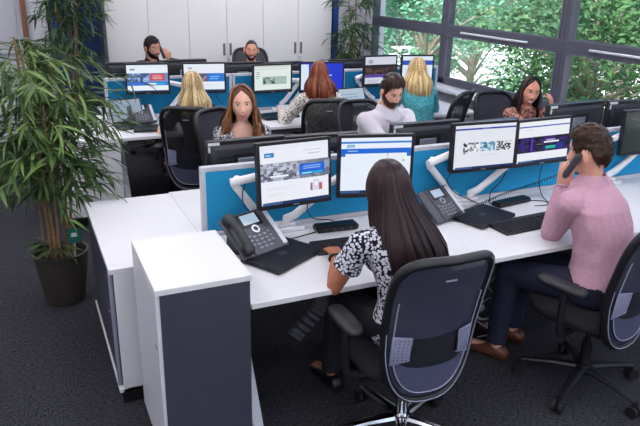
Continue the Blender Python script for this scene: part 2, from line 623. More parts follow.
# taller side cupboard beside the near desk
t = thing('side_cupboard', 'tall slate and white cupboard with white top beside the nearest desk', 'cabinet', (.5575, 2.50, 0))
W, D, H = .385, .53, .88
MB().box((.004, 0, (H + .03) / 2 - .012), (W - .024, D - .002, H - .055)).build('body', SLATE, t, .002)
MB().box((.004, 0, .018), (W - .03, D - .02, .036)).build('plinth', BLACKP, t)
MB().box((0, 0, H - .0125), (W, D, .025)).build('top', WHITE, t, .002)
d = MB().box((-W / 2 + .008, 0, (H + .03) / 2 - .012), (.016, D - .004, H - .06)).build('door', mat('pale_grey_door', '#c6c6cd', .4, noise=.02), t, .002)
MB().cyl((-W / 2 + .004, -D / 2 + .035, .62), (-W / 2 - .004, -D / 2 + .035, .62), .011, n=12).build('lock', CHROME, d)
# ------------------------------------------------------------------ monitors
BEZ = mat('monitor_black', '#16161c', .4, noise=.08, nscale=20)
BACK = mat('monitor_back_charcoal', '#22222b', .45, noise=.08, nscale=12, bump=.05, bscale=400)
STK = mat('white_sticker', '#d8dade', .6)


def rects(parent, w, h, items, name='web_page', y=-.0135):
    """flat page print on a lit screen: (x0, z0, x1, z1, colour) in fractions of the screen, later ones lie in front"""
    m = MB()
    mats, idx = [], {}
    for k, (x0, z0, x1, z1, c) in enumerate(items):
        if c not in idx:
            idx[c] = len(mats)
            mats.append(screen_mat(c))
        yy = y - .00012 * (k + 1)
        X = lambda a: (a - .5) * w
        Z = lambda a: (a - .5) * h
        m.quad((X(x0), yy, Z(z0)), (X(x1), yy, Z(z0)), (X(x1), yy, Z(z1)), (X(x0), yy, Z(z1)), idx[c])
    return m.build(name, mats, parent, smooth=0)


def speckle(x0, z0, x1, z1, nx, nz, cols, seed):
    rg = random.Random(seed)
    o = []
    for i in range(nx):
        for j in range(nz):
            a, b = x0 + (x1 - x0) * i / nx, z0 + (z1 - z0) * j / nz
            jx, jz = rg.uniform(-.3, .3) * (x1 - x0) / nx, rg.uniform(-.3, .3) * (z1 - z0) / nz
            a0, b0 = min(max(a + jx, x0), x1), min(max(b + jz, z0), z1)
            a1, b1 = min(a0 + (x1 - x0) / nx * rg.uniform(.9, 1.6), x1), min(b0 + (z1 - z0) / nz * rg.uniform(.9, 1.6), z1)
            o.append((a0, b0, a1, b1, rg.choice(cols)))
    return o


def lines(x0, z0, x1, z1, n, c, seed=1, th=.4):
    rg = random.Random(seed)
    o = []
    st = (z1 - z0) / n
    for k in range(n):
        o.append((x0, z0 + k * st, x0 + (x1 - x0) * rg.uniform(.6, 1), z0 + k * st + st * th, c))
    return o


TASK = [(0, 0, 1, .055, '#16315e')] + [(.01 + .035 * k, .012, .03 + .035 * k, .043, '#4f78b4') for k in range(8)]
PG = {}
PG['home'] = [(0, 0, 1, 1, '#e9ecf6'), (0, .925, 1, 1, '#e4e8f5'), (.06, .80, .20, .875, '#2b86c0')] + lines(.08, .825, .18, .855, 1, '#bcd9ee', 3, .6) + lines(.70, .80, .95, .84, 1, '#b6bac8', 4) + lines(.62, .86, .93, .89, 1, '#c2c6d4', 5) + \
    [(.0, .40, 1, .70, '#8b8fa3')] + speckle(.0, .40, .55, .70, 12, 7, ['#6f7488', '#9da2b4', '#c3c7d4', '#565b70', '#b0b4c4', '#7e8397'], 3) + speckle(.55, .40, 1, .70, 6, 6, ['#7d8291', '#969bb0', '#6a6f84'], 4) + \
    [(.12, .47, .38, .50, '#eef1f8'), (.16, .52, .30, .535, '#dfe3ee'), (.54, .46, .92, .645, '#1d63d8'), (.57, .47, .89, .505, '#27a9c9')] + lines(.60, .56, .88, .63, 2, '#9fc4f2', 6) + [(.58, .48, .72, .495, '#bfe6ee')] + \
    lines(.05, .26, .52, .33, 2, '#d3d8e6', 8, .3) + lines(.05, .15, .40, .22, 2, '#dcd8cf', 9, .3) + \
    [(.70, .17, .86, .32, '#d4d6e2'), (.70, .17, .73, .30, '#a0647c'), (.83, .17, .88, .29, '#b8636f'), (.77, .25, .81, .33, '#f2f2f6'), (.76, .33, .78, .345, '#30313c'), (.80, .33, .82, .345, '#30313c')] + TASK
PG['form'] = [(0, 0, 1, 1, '#e6edfa'), (0, .90, 1, .935, '#3f7fcf'), (.08, .83, .19, .88, '#68a3d0')] + lines(.1, .845, .18, .865, 1, '#c4def0', 2, .6) + [(0, .72, 1, .81, '#1f66d2'), (0, .67, .06, .72, '#1f66d2'), (.94, .66, 1, .72, '#1f66d2')] + lines(.09, .76, .30, .785, 1, '#9cc0ef', 4, .7) + \
    [(.66, .66, .668, .73, '#2c3f66'), (.88, .57, .91, .60, '#8fa0bb')] + lines(.62, .945, .95, .97, 1, '#cdd8ea', 5) + [(.2, .62, .9, .622, '#d5dff0')] + lines(.08, .42, .24, .5, 2, '#d4deee', 7, .25) + TASK
PG['shop'] = [(0, 0, 1, 1, '#dfe3ec'), (0, .89, 1, .93, '#39409e'), (.44, .90, .56, .92, '#7f86cc'), (.07, .955, .3, .975, '#cfd4e0')] + speckle(.14, .38, .38, .60, 7, 6, ['#e8e8e8', '#3b4048', '#9fa6b0', '#f0f0f2', '#6d747d'], 5) + speckle(.41, .38, .65, .60, 8, 6, ['#8fc0d8', '#5b8fae', '#cfe4ee', '#3f6f8a', '#a9d2e2'], 6) + \
    speckle(.67, .38, .90, .60, 9, 7, ['#24262e', '#e8e8ea', '#4c4f5b', '#b8bac4'], 7) + [(.12, .53, .17, .58, '#202430'), (.12, .36, .15, .40, '#48506a')] + lines(.42, .30, .8, .34, 1, '#c6cbd8', 3) + TASK
PG['purple'] = [(0, 0, 1, 1, '#e8ebf2'), (0, .86, 1, .89, '#3448b0'), (.14, .79, .28, .805, '#c4c9d6'), (0, .24, 1, .62, '#1c1638')] + speckle(0, .25, 1, .62, 14, 6, ['#1b1438', '#2a1d55', '#15102c', '#3a2470', '#221a48'], 8) + [(.22, .25, .27, .61, '#4a2d95'), (.02, .36, .10, .60, '#31206a'), (.33, .43, .47, .445, '#7d7364'), (.48, .46, .78, .50, '#eceaf4'), (.52, .515, .70, .545, '#b7a6d8'), (.52, .31, .72, .38, '#1cb39a'), (.73, .27, .86, .44, '#1d2b8e')] + TASK
PG['promo'] = [(0, 0, 1, 1, '#e7eef6'), (0, .90, 1, 1, '#dce9f3'), (.08, .80, .20, .87, '#8a9cab'), (0, .24, 1, .70, '#6f8ec6')] + speckle(0, .3, .52, .70, 8, 5, ['#5c7fc0', '#8da4d0', '#42548c', '#a9bbe0', '#39507f'], 9) + [(.56, .42, .92, .68, '#c9505f')] + lines(.62, .48, .88, .64, 3, '#efc3c8', 6) + [(0, .24, 1, .36, '#2f6fd8'), (.48, .27, .70, .33, '#dff0f6'), (.70, .27, .92, .33, '#36b3d6')] + TASK
PG['promo_blue'] = [(0, 0, 1, 1, '#e3eaf3'), (.10, .82, .20, .88, '#9aa6b2'), (0, .35, 1, .66, '#5d6f9c')] + speckle(.35, .36, .6, .66, 5, 4, ['#7a4b5a', '#46597f', '#8392b6'], 12) + [(.58, .36, .98, .66, '#2577d2')] + lines(.64, .44, .92, .6, 2, '#8fc0f0', 3) + lines(.4, .2, .8, .28, 2, '#cfd8e6', 4) + TASK
PG['article'] = [(0, 0, 1, 1, '#dde8e4'), (0, .93, 1, 1, '#c8d4d2'), (.02, .86, .9, .87, '#8f9b9b')] + lines(.05, .5, .16, .8, 4, '#59636a', 3, .3) + [(.22, .26, .88, .56, '#8fa7a2')] + speckle(.24, .28, .60, .54, 6, 4, ['#3d4f4a', '#6f8a80', '#a9bcb4', '#2e3a38'], 4) + [(.55, .30, .86, .54, '#a9bab6')] + [(0, 0, 1, .04, '#22364f')]
PG['desktop_blue'] = [(0, 0, 1, 1, '#1e35c8'), (0, .02, .18, .96, '#d5e4f2'), (.62, .55, .74, .58, '#c9d3f4'), (.62, .45, .68, .47, '#9aa8e6'), (0, 0, 1, .04, '#14206a')]
PG['dark_banner'] = [(0, 0, 1, 1, '#cdd2de'), (.10, .76, .24, .90, '#9aa3b5'), (0, .36, 1, .72, '#2a2630')] + speckle(.0, .37, 1, .6, 8, 3, ['#3a2a2c', '#56443c', '#231f2c', '#43363a'], 5) + [(0, .26, 1, .36, '#5a3fa0')] + lines(.08, .06, .6, .2, 3, '#a3abbd', 4) + [(0, 0, 1, .04, '#22304f')]
PG['blue_white'] = [(0, 0, 1, 1, '#dce6f6'), (0, .78, 1, .93, '#dfe4ee'), (0, .66, 1, .84, '#2c55b8'), (.1, .1, .9, .5, '#cbd9ee'), (0, 0, 1, .05, '#20407c')]


def monitor(label, c, yaw, tilt, w, h, page=None, back=False, group='desk monitors', sticker=False):
    t = thing('monitor', label, 'monitor', c, group=group, rot=Euler((R(-tilt), 0, R(yaw)), 'XYZ'))
    bz = .016
    cs = MB().box((0, .006, 0), (w, .03, h))
    cs.build('casing', BEZ, t, .004)
    rb = MB()
    rb.loft([[(a * w * .46, .021, b * h * .44) for a, b in ((-1, -1), (1, -1), (1, 1), (-1, 1))], [(a * w * .40, .042, b * h * .36) for a, b in ((-1, -1), (1, -1), (1, 1), (-1, 1))]])
    rb.build('rear_shell', BACK, t, .004)
    s = MB().box((0, -.0105, .004), (w - 2 * bz, .005, h - 2 * bz - .006)).build('screen', screen_mat('#e6ebf5') if page else PIX, t)
    if page:
        pg = rects(s, w - 2 * bz, h - 2 * bz - .006, PG[page])
        pg.location = (0, 0, .004)
    else:
        pass
    bf = MB()
    for sx in (-1, 1):
        bf.box((sx * (w / 2 - bz / 2), -.0125, 0), (bz, .009, h))
    bf.box((0, -.0125, h / 2 - bz / 2 + .001), (w - 2 * bz, .009, bz)).box((0, -.0125, -h / 2 + bz / 2 + .002), (w - 2 * bz, .009, bz + .005))
    bf.build('bezel', BEZ, t, .0015)
    MB().box((0, -.0175, -h / 2 + .011), (.036, .001, .006)).build('maker_badge', ALU, t)
    MB().box((0, .046, 0), (.115, .01, .115)).build('mount_plate', mat('mount_grey', '#8d8e98', .4, .5), t, .002)
    if back:
        v = MB()
        for k in range(7):
            v.box((w * .28, .040, h * .22 - k * .026), (w * .2, .006, .008))
        v.build('vent_slats', BEZ, t)
        MB().box((0, .0425, h * .02), (w * .36, .004, h * .5)).build('rear_recess', mat('deep_black', '#08080b', .6), t)
    if sticker:
        MB().box((w / 2 - .04, .0215, h / 2 - .014), (.062, .001, .016)).build('label_sticker', STK, t)
        MB().box((w / 2 - .026, .0215, h / 2 - .042), (.032, .001, .03)).build('label_sticker', STK, t)
    return t


G1 = 'monitors on the foreground bench'
G2 = 'monitors on the rear bench'
monitor('black square monitor showing a web page with blue banner, left of dark-haired woman', (1.19, 2.869, 1.083), 3.5, 4.9, .405, .333, 'home', group=G1)
monitor('black square monitor showing a blue-barred form behind dark-haired woman\'s head', (1.636, 2.842, 1.085), -14, 1.1, .405, .333, 'form', group=G1)
monitor('wide monitor showing three small pictures on white page, left of pink-shirted man', (2.405, 2.933, 1.104), -3.2, 2.3, .445, .288, 'shop', group=G1)
monitor('wide monitor showing a dark purple banner beside the pink-shirted man\'s face', (2.885, 2.975, 1.085), 1.9, 3.3, .445, .288, 'purple', group=G1)
monitor('switched-off grey-green monitor at the right edge, beyond the pink-shirted man', (3.775, 2.96, 1.085), -2, 2, .445, .30, None, group=G1)
for lab, c, yw, st, ww_ in (
        ('back of dark monitor with white stickers in front of the brown-haired girl, left', (1.05, 3.215, 1.045), 182, True, .44),
        ('back of dark monitor in front of the brown-haired girl, right of her pair', (1.505, 3.235, 1.03), 176, False, .435),
        ('back of dark monitor with white sticker in front of the bearded man', (2.185, 3.225, 1.055), 180, True, .48),
        ('back of dark monitor right of the bearded man, behind the three-picture screen', (2.685, 3.235, 1.03), 184, False, .445),
        ('back of dark monitor with pale sticker in front of the smiling phoning woman', (3.375, 3.225, 1.105), 184, True, .53),
        ('back of dark monitor with pale sticker at the right edge below the window', (3.95, 3.235, 1.09), 172, True, .48)):
    monitor(lab, c, yw, 2, ww_, .30, 'blue_white', True, G1, st)
for lab, c, yw, ww_, hh_, pg in (
        ('small monitor with red and blue promo page, leftmost on the rear bench', (1.054, 6.0, 1.111), -8, .389, .276, 'promo'),
        ('monitor with white promo page directly above the head of the blonde woman in black', (1.571, 5.99, 1.10), -9, .402, .285, 'promo_blue'),
        ('monitor with pale green article page in front of the laughing man', (2.249, 6.0, 1.067), 2, .413, .279, 'article'),
        ('monitor with bright blue desktop in front of the auburn-haired woman', (2.78, 6.0, 1.056), -12, .46, .31, 'desktop_blue'),
        ('monitor with dark banner page beside the bearded man\'s head', (3.45, 6.0, 1.097), 0, .396, .322, 'dark_banner'),
        ('monitor with blue and white page in front of the woman in teal', (3.9, 5.99, 1.10), -12, .37, .304, 'blue_white')):
    monitor(lab, c, yw, 0, ww_, hh_, pg, group=G2)
for lab, c, yw, ww_ in (
        ('back of black monitor behind the leftmost rear screen, below the phoning man', (.975, 6.34, 1.075), 180, .48),
        ('back of black monitor between the two promo page screens on rear bench', (1.47, 6.34, 1.085), 183, .44),
        ('back of black monitor right of the white promo page on rear bench', (2.05, 6.34, 1.045), 177, .43),
        ('back of black monitor directly below the laughing man on rear bench', (2.50, 6.34, 1.035), 183, .42),
        ('back of black monitor behind the bright blue screen near the window plant', (3.19, 6.34, 1.04), 178, .52)):
    monitor(lab, c, yw, 2, ww_, .29, 'blue_white', True, G2, c[0] > 3)

# ------------------------------------------------------------------ monitor arms


def arm_pair(label, base, heads, elbows, side=1, group='white double monitor stands'):
    """a clamp post with two jointed arms; heads are the monitor mount points, elbows the middle joints"""
    bx, by = base
    t = thing('monitor_stand', label, 'monitor stand', (bx, by, DZ + .001), 0, group)
    o = Vector((bx, by, DZ + .001))
    MB().box((0, 0, .012), (.30, .085, .024)).box((0, 0, .035), (.2, .06, .022)).build('base', WHITE_P, t, .006)
    for s, hd, el in zip((-1, 1), heads, elbows):
        hd = Vector(hd) - o
        p0 = Vector((s * .055, 0, .045))
        el = Vector((el[0], by - side * .008, el[1])) - o
        MB().tube([p0 - Vector((0, 0, .012)), p0 + Vector((0, 0, .02)), p0 + (el - p0) * .22, el], [.022, .024, .022, .02], 12).ball(el, .022, 12).build('lower_arm', WHITE_P, t, smooth=60)
        e2 = el + Vector((0, -side * .022, .035))
        MB().cyl(el - Vector((0, 0, .012)), e2 + Vector((0, 0, .02)), .018).build('joint', WHITE_P, t)
        hh = hd + Vector((0, side * .028, 0))
        dd = (e2 - hh).normalized()
        MB().tube([e2 + dd * .035, hh], [.022, .02], 12).build('upper_arm', WHITE_P, t, smooth=40)
        MB().cyl(hh, hd, .018).build('tilt_head', mat('mount_grey2', '#77787f', .4, .5), t)
    return t


arm_pair('white jointed stand holding the blue banner and form screens', (1.145, 2.995), ((1.19, 2.925, 1.08), (1.62, 2.90, 1.08)), ((.925, 1.005), (1.42, .935)))
arm_pair('white jointed stand holding the three-picture and purple screens', (2.34, 2.998), ((2.405, 2.986, 1.10), (2.885, 3.028, 1.09)), ((2.085, .995), (2.66, .955)))
arm_pair('white jointed stand at the right edge holding the switched-off screen', (3.48, 2.998), ((3.775, 3.014, 1.085), (4.1, 2.96, 1.10)), ((3.30, .97), (3.84, .99)))
arm_pair('white jointed stand on the girl\'s side of the foreground divider', (1.27, 3.125), ((1.05, 3.163, 1.05), (1.505, 3.184, 1.03)), ((1.15, .98), (1.40, .98)), -1)
arm_pair('white jointed stand on the bearded man\'s side of the divider', (2.44, 3.125), ((2.185, 3.174, 1.055), (2.685, 3.184, 1.03)), ((2.30, .98), (2.58, .98)), -1)
arm_pair('white jointed stand on the smiling woman\'s side of the divider', (3.66, 3.125), ((3.375, 3.174, 1.10), (3.95, 3.184, 1.09)), ((3.5, .99), (3.82, .99)), -1)
arm_pair('white jointed stand in front of the blonde woman in black', (1.29, 6.105), ((1.054, 6.052, 1.11), (1.571, 6.042, 1.10)), ((1.41, .985), (1.53, .985)))
arm_pair('white jointed stand in front of the auburn-haired woman', (2.44, 6.105), ((2.249, 6.052, 1.067), (2.78, 6.052, 1.056)), ((2.56, .985), (2.66, .995)))
arm_pair('white jointed stand in front of the woman in teal', (3.50, 6.105), ((3.45, 6.052, 1.097), (3.9, 6.042, 1.10)), ((3.24, .99), (3.7, .98)))
arm_pair('white jointed stand below the phoning man on the rear bench', (1.24, 6.235), ((.975, 6.288, 1.075), (1.47, 6.288, 1.085)), ((1.1, .98), (1.38, .98)), -1)
arm_pair('white jointed stand below the laughing man on the rear bench', (2.28, 6.235), ((2.05, 6.288, 1.045), (2.50, 6.288, 1.035)), ((2.15, .96), (2.4, .96)), -1)
arm_pair('white jointed stand near the window plant on the rear bench', (3.36, 6.235), ((3.19, 6.288, 1.04), (3.62, 6.288, 1.04)), ((3.25, .96), (3.5, .96)), -1)

# ------------------------------------------------------------------ desk phones
PHG = mat('phone_charcoal', '#45454e', .45, noise=.06, nscale=30)
PHK = mat('phone_key_grey', '#7d7e88', .5)
LCD = screen_mat('#b9cfe6', .8)


def phone(label, loc, rz, handset=True, s=1.0):
    t = thing('desk_phone', label, 'telephone', loc, rz, 'charcoal desk phones')
    a = R(38)
    Mx = Matrix.Translation((0, -.09 * s, .018 * s)) @ Matrix.Rotation(a, 4, 'X') @ Matrix.Scale(s, 4)
    # wedge body: sloped slab with a rear foot
    b = MB()
    b.box((.035, .105, 0), (.20, .225, .026), Mx)
    b.box((-.095, .105, -.004), (.066, .225, .02), Mx)
    b.build('body', PHG, t, .005)
    MB().add([(-.09 * s, .0, 0), (.11 * s, .0, 0), (.11 * s, .085 * s, 0), (-.09 * s, .085 * s, 0), (-.09 * s, .035 * s, .10 * s), (.11 * s, .035 * s, .10 * s), (.11 * s, .07 * s, .125 * s), (-.09 * s, .07 * s, .125 * s)],
             [(0, 3, 2, 1), (4, 5, 6, 7), (0, 1, 5, 4), (1, 2, 6, 5), (2, 3, 7, 6), (3, 0, 4, 7)]).build('stand', BLACKP, t, .004)
    MB().box((.012, .172, .0135), (.125, .075, .004), Mx).build('display_frame', BLACKP, t, .002)
    sc_ = MB().box((.012, .174, .0165), (.088, .052, .002), Mx).build('display', LCD, t)
    k = MB()
    for i in range(3):
        for j in range(4):
            k.box((-.018 + i * .03, .022 + j * .02, .015), (.021, .012, .006), Mx)
    tag(k.build('keypad', PHK, t, .0015), kind='stuff')
    k = MB()
    for sx in (-1, 1):
        for j in range(3):
            k.box((.012 + sx * .055, .045 + j * .022, .015), (.014, .012, .006), Mx)
    tag(k.build('function_keys', PHK, t, .0015), kind='stuff')
    MB().lathe([(.012, .012), (.021, .012), (.021, .019), (.012, .019)], 18, M=Mx @ Matrix.Translation((.012, .118, 0)), cap=False).build('navigation_ring', mat('phone_silver', '#a2a4ad', .3, .6), t)
    MB().box((.118, .105, .0145), (.024, .20, .004), Mx).build('label_strip', mat('label_strip_white', '#c9ccd3', .5), t, .001)
    if handset:
        h = MB()
        h.tube(spline([(-.097, .012, .030), (-.097, .05, .040), (-.097, .11, .044), (-.097, .17, .040), (-.097, .212, .030)], 4), [.022, .0235, .022, .0195, .0185, .018, .018, .018, .018, .018, .018, .0185, .0195, .0215, .023, .0235, .022], 12, M=Mx, sq=(.75, 1.15))
        h.ball((-.097, .03, .024), (.028, .03, .018), 12, M=Mx).ball((-.097, .195, .024), (.028, .03, .018), 12, M=Mx)
        h.build('handset', mat('handset_black', '#26262d', .4, noise=.05), t)
    return t


phone('charcoal desk phone with handset in place, left of the blue banner screen', (.945, 2.80, DZ + .001), R(22), True, 1.08)
phone('charcoal desk phone without handset, right of the dark-haired woman', (2.085, 2.865, DZ + .001), R(17), False, .95)
phone('charcoal desk phone beside the open laptop at the left end of rear bench', (.95, 5.93, DZ + .001), R(5), True, .95)

# ------------------------------------------------------------------ laptops, docks, keyboards
LAPM = mat('laptop_black', '#101116', .35, noise=.15, nscale=60)


def closed_laptop(label, loc, rz, w=.34, d=.235, logo=True):
    t = thing('closed_laptop', label, 'laptop', loc, rz, 'closed black laptops')
    MB().box((0, 0, .009), (w, d, .013)).build('base', LAPM, t, .003)
    lid = MB().box((0, 0, .0195), (w, d, .007)).build('lid', LAPM, t, .003)
    for sx in (-1, 1):
        MB().cyl((sx * w * .32 - .025, d / 2, .015), (sx * w * .32 + .025, d / 2, .015), .006, n=10).build('hinge', ALU, t)
    for sx in (-1, 1):
        for sy in (-1, 1):
            MB().cyl((sx * w * .42, sy * d * .38, 0), (sx * w * .42, sy * d * .38, .003), .008, n=10).build('foot', RUBBER, t)
    if logo:
        MB().lathe([(.0165, .0232), (.0195, .0232), (.0195, .0236), (.0165, .0236)], 24, cap=False).build('lid_emblem_ring', ALU, lid)
        cu = bpy.data.curves.new('lid_emblem_text', 'FONT')
        cu.body = 'DELL'
        cu.size = .0125
        cu.align_x = 'CENTER'
        cu.align_y = 'CENTER'
        cu.extrude = .0002
        tx = bpy.data.objects.new('tmp', cu)
        C.objects.link(tx)
        me = bpy.data.meshes.new_from_object(tx.evaluated_get(bpy.context.evaluated_depsgraph_get()))
        bpy.data.objects.remove(tx)
        me.materials.clear()
        me.materials.append(ALU)
        e = obj('lid_emblem_letters', me, lid)
        e.location = (0, 0, .0234)
        e.rotation_euler = (0, 0, 0)
    return t


closed_laptop('closed black laptop with round lid emblem beside the left desk phone', (1.05, 2.665, DZ + .001), R(30), .345, .235)
closed_laptop('closed black laptop in front of the three-picture screen', (2.31, 2.76, DZ + .001), R(18), .33, .225)
closed_laptop('closed black laptop on the rear bench behind the brown-haired girl', (2.22, 5.78, DZ + .001), R(8), .36, .24, False)
closed_laptop('closed black laptop on rear bench left of the blonde woman', (1.02, 5.62, DZ + .001), R(-8), .36, .22, False)


def open_laptop(label, loc, rz, w=.33, d=.22, page='#b8cadd'):
    t = thing('open_laptop', label, 'laptop', loc, rz, 'open laptops on the rear bench')
    MB().box((0, 0, .009), (w, d, .016)).build('base', LAPM, t, .003)
    k = MB()
    for i in range(11):
        for j in range(4):
            k.box(((i - 5) * .026, .065 - j * .024, .0185), (.021, .019, .003))
    tag(k.build('keys', BLACKP, t), kind='stuff')
    Mx = Matrix.Translation((0, d / 2, .016)) @ Matrix.Rotation(R(-22), 4, 'X')
    lid = MB().box((0, 0, .11), (w, .008, .22), Mx).build('lid', LAPM, t, .003)
    MB().box((0, -.0046, .114), (w - .025, .001, .185), Mx).build('screen', screen_mat(page, .8), lid)
    m = MB()
    for k in range(4):
        m.box((-.03, -.0053, .06 + k * .03), (w * .6, .0004, .008), Mx)
    m.build('page_rows', screen_mat('#8fa9c6', .7), lid)
    return t


open_laptop('open laptop with pale blue screen between auburn-haired woman and bearded man', (3.10, 5.74, DZ + .001), R(8))
open_laptop('open laptop with pale screen behind the bamboo at rear bench end', (.87, 5.78, DZ + .001), R(14), .3, .2, '#93a6b8')


def keyboard(label, loc, rz, w=.44, d=.135):
    t = thing('keyboard', label, 'keyboard', loc, rz, 'black keyboards')
    b = MB()
    b.add([(-w / 2, -d / 2, 0), (w / 2, -d / 2, 0), (w / 2, d / 2, 0), (-w / 2, d / 2, 0), (-w / 2, -d / 2, .012), (w / 2, -d / 2, .012), (w / 2, d / 2, .024), (-w / 2, d / 2, .024)],
          [(0, 3, 2, 1), (4, 5, 6, 7), (0, 1, 5, 4), (1, 2, 6, 5), (2, 3, 7, 6), (3, 0, 4, 7)])
    b.build('case', BLACKP, t, .003)
    k = MB()
    cols = int((w - .03) / .0195)
    for j in range(6):
        for i in range(cols):
            if i in (15, 19):
                continue
            yy = -d / 2 + .02 + j * .0192
            zz = .012 + .012 * (yy + d / 2) / d
            x = -w / 2 + .022 + i * .0195
            k.loft([[(x + a * .0085, yy + c * .0085, zz) for a, c in ((-1, -1), (1, -1), (1, 1), (-1, 1))], [(x + a * .0065, yy + c * .0065, zz + .006) for a, c in ((-1, -1), (1, -1), (1, 1), (-1, 1))]])
    tag(k.build('keys', mat('key_black', '#1d1d24', .5), t), kind='stuff')
    return t


keyboard('black keyboard under the dark-haired woman\'s hand', (1.44, 2.67, DZ + .001), R(-3), .44)
keyboard('black keyboard in front of the pink-shirted man\'s elbow', (2.475, 2.575, DZ + .001), R(3), .44, .16)


def dock(label, loc, rz, w=.2, d=.1, h=.03):
    t = thing('docking_station', label, 'docking station', loc, rz, 'laptop docking stations')
    MB().box((0, 0, h / 2), (w, d, h)).build('case', LAPM, t, .008, segs=2)
    m = MB()
    for k in range(4):
        m.box((-w * .3 + k * w * .2, -d / 2 - .0005, h * .5), (.014, .002, .007))
    m.build('ports', mat('port_grey', '#565660', .4, .5), t)
    return t


dock('black docking station below the form screen', (1.45, 2.905, DZ + .001), R(-4), .24, .08, .035)
dock('black docking station behind the laptop in front of the three-picture screen', (2.64, 2.905, DZ + .001), R(8), .28, .075, .028)

# ------------------------------------------------------------------ cables
CAB = mat('cable_black', '#0d0d10', .5)
CABW = mat('cable_white', '#b9bac0', .5)


def cable(label, pts, r=.003, m=CAB, group='loose cables', nm='cable'):
    o = MB().tube(spline(pts, 8), r, 6).build(nm, m)
    return tag(o, label, 'cable', group)


z = DZ + .004
cable('black cable from the docking station past the left laptop', [(1.33, 2.90, z), (1.25, 2.88, z), (1.17, 2.86, z), (1.12, 2.83, z + .004), (1.10, 2.80, z + .012)])
cable('black cable looping from the left white arm behind the desk phone', [(.96, 2.95, 1.03), (.945, 2.95, .97), (.96, 2.95, .90), (1.05, 2.965, .82), (1.09, 2.97, .79)])
cable('black cable hanging below the blue banner screen', [(1.33, 2.93, .95), (1.30, 2.95, .86), (1.33, 2.94, .80), (1.42, 2.95, .775), (1.5, 2.95, .745)])
cable('black cable hanging from the left of the three-picture screen', [(2.22, 2.955, .98), (2.20, 2.97, .90), (2.27, 2.975, .82), (2.36, 2.97, .775), (2.42, 2.94, .745)])
cable('black cable hanging from the right of the three-picture screen', [(2.66, 2.99, .95), (2.61, 2.98, .86), (2.52, 2.96, .80), (2.5, 2.93, z + .005), (2.52, 2.91, z + .018)])
cable('thin black cable hanging from the purple banner screen', [(2.98, 3.03, .95), (2.93, 3.0, .84), (2.90, 2.93, .75), (2.86, 2.80, z)])
cable('black cable curled on the desk behind the man\'s keyboard', [(2.78, 2.90, z), (2.86, 2.86, z), (2.83, 2.80, z), (2.74, 2.81, z)])
cable('thin black cable hanging on the rear divider right of the white promo page', [(1.75, 6.1, .98), (1.72, 6.1, .9), (1.78, 6.1, .82), (1.9, 6.05, .745)])
# curly handset cord stretched over the laptop towards the man
pts = []
path = spline([(2.10, 2.765, DZ + .03), (2.25, 2.80, DZ + .055), (2.45, 2.86, DZ + .065), (2.65, 2.92, DZ + .075), (2.80, 2.90, .84), (2.82, 2.72, .95), (2.80, 2.57, 1.0)], 60)
for k, p in enumerate(path):
    a = k * .95
    pts.append(p + Vector((math.cos(a) * .3, 0, math.sin(a))) * .0075 + Vector((0, math.cos(a) * .007, 0)))
tag(MB().tube(pts, .0026, 4).build('handset_cord', CAB), 'curly black handset cord stretched from desk phone to the pink-shirted man', 'cord')
for k, pp in enumerate(([(2.39, 2.66, .40), (2.33, 2.66, .36), (2.36, 2.66, .30), (2.46, 2.65, .24), (2.42, 2.66, .16), (2.32, 2.66, .13), (2.25, 2.68, .18)],
                        [(2.30, 2.68, .22), (2.37, 2.68, .25), (2.45, 2.68, .245), (2.48, 2.69, .25)],
                        [(2.26, 2.70, .14), (2.34, 2.70, .10), (2.42, 2.70, .09), (2.54, 2.70, .10)],
                        [(2.28, 2.66, .12), (2.36, 2.66, .06), (2.42, 2.66, .02), (2.36, 2.66, .01), (2.30, 2.67, .006)])):
    cable(['thin white cable curling down under the desk behind the near chair', 'short white cable arching under the desk behind the near chair', 'straight white cable under the desk pointing at the brown shoes', 'white cable looping to the floor behind the near chair'][k], pp, .004, CABW)
# flexible cable spine under the near desk
t = thing('cable_spine', 'grey segmented cable spine hanging under the near desk', 'cable spine', (1.12, 2.52, .40))
sp = spline([(.11, 0, .29), (.08, 0, .18), (.05, 0, .09), (-.06, 0, -.02)], 5)
for k, p in enumerate(sp):
    MB().box((0, 0, 0), (.075, .035, .022), Matrix.Translation(p) @ Matrix.Rotation(R(30 + k), 4, 'Y')).build('spine_link', mat('spine_grey', '#4c4c56', .5), t, .004)
MB().tube(sp, .012, 8).build('cable_core', CAB, t)
# ------------------------------------------------------------------ office chairs
def sgn(a):
    return -1 if a < 0 else 1


MESHM = mat('chair_mesh_cloth', '#33354a', .75, noise=.12, nscale=350, bump=.2, bscale=600, trans=.06)
MESHK = mat('chair_mesh_black', '#15151b', .8, noise=.15, nscale=350, bump=.2, bscale=600, trans=.10)
FABG = mat('chair_fabric_grey', '#35353f', .9, noise=.12, nscale=300, bump=.2, bscale=500)
FABL = mat('chair_cover_slate', '#4a4b66', .85, noise=.12, nscale=350, bump=.15, bscale=600)
FRK = mat('chair_frame_black', '#17171d', .42, noise=.1, nscale=30)
PLATE = mat('lumbar_plate_grey', '#83849e', .5, noise=.05)
PIPE = mat('piping_grey', '#9a9bb0', .5)
SEATM = mat('seat_cloth_black', '#131318', .95, noise=.15, nscale=200, bump=.2, bscale=400)


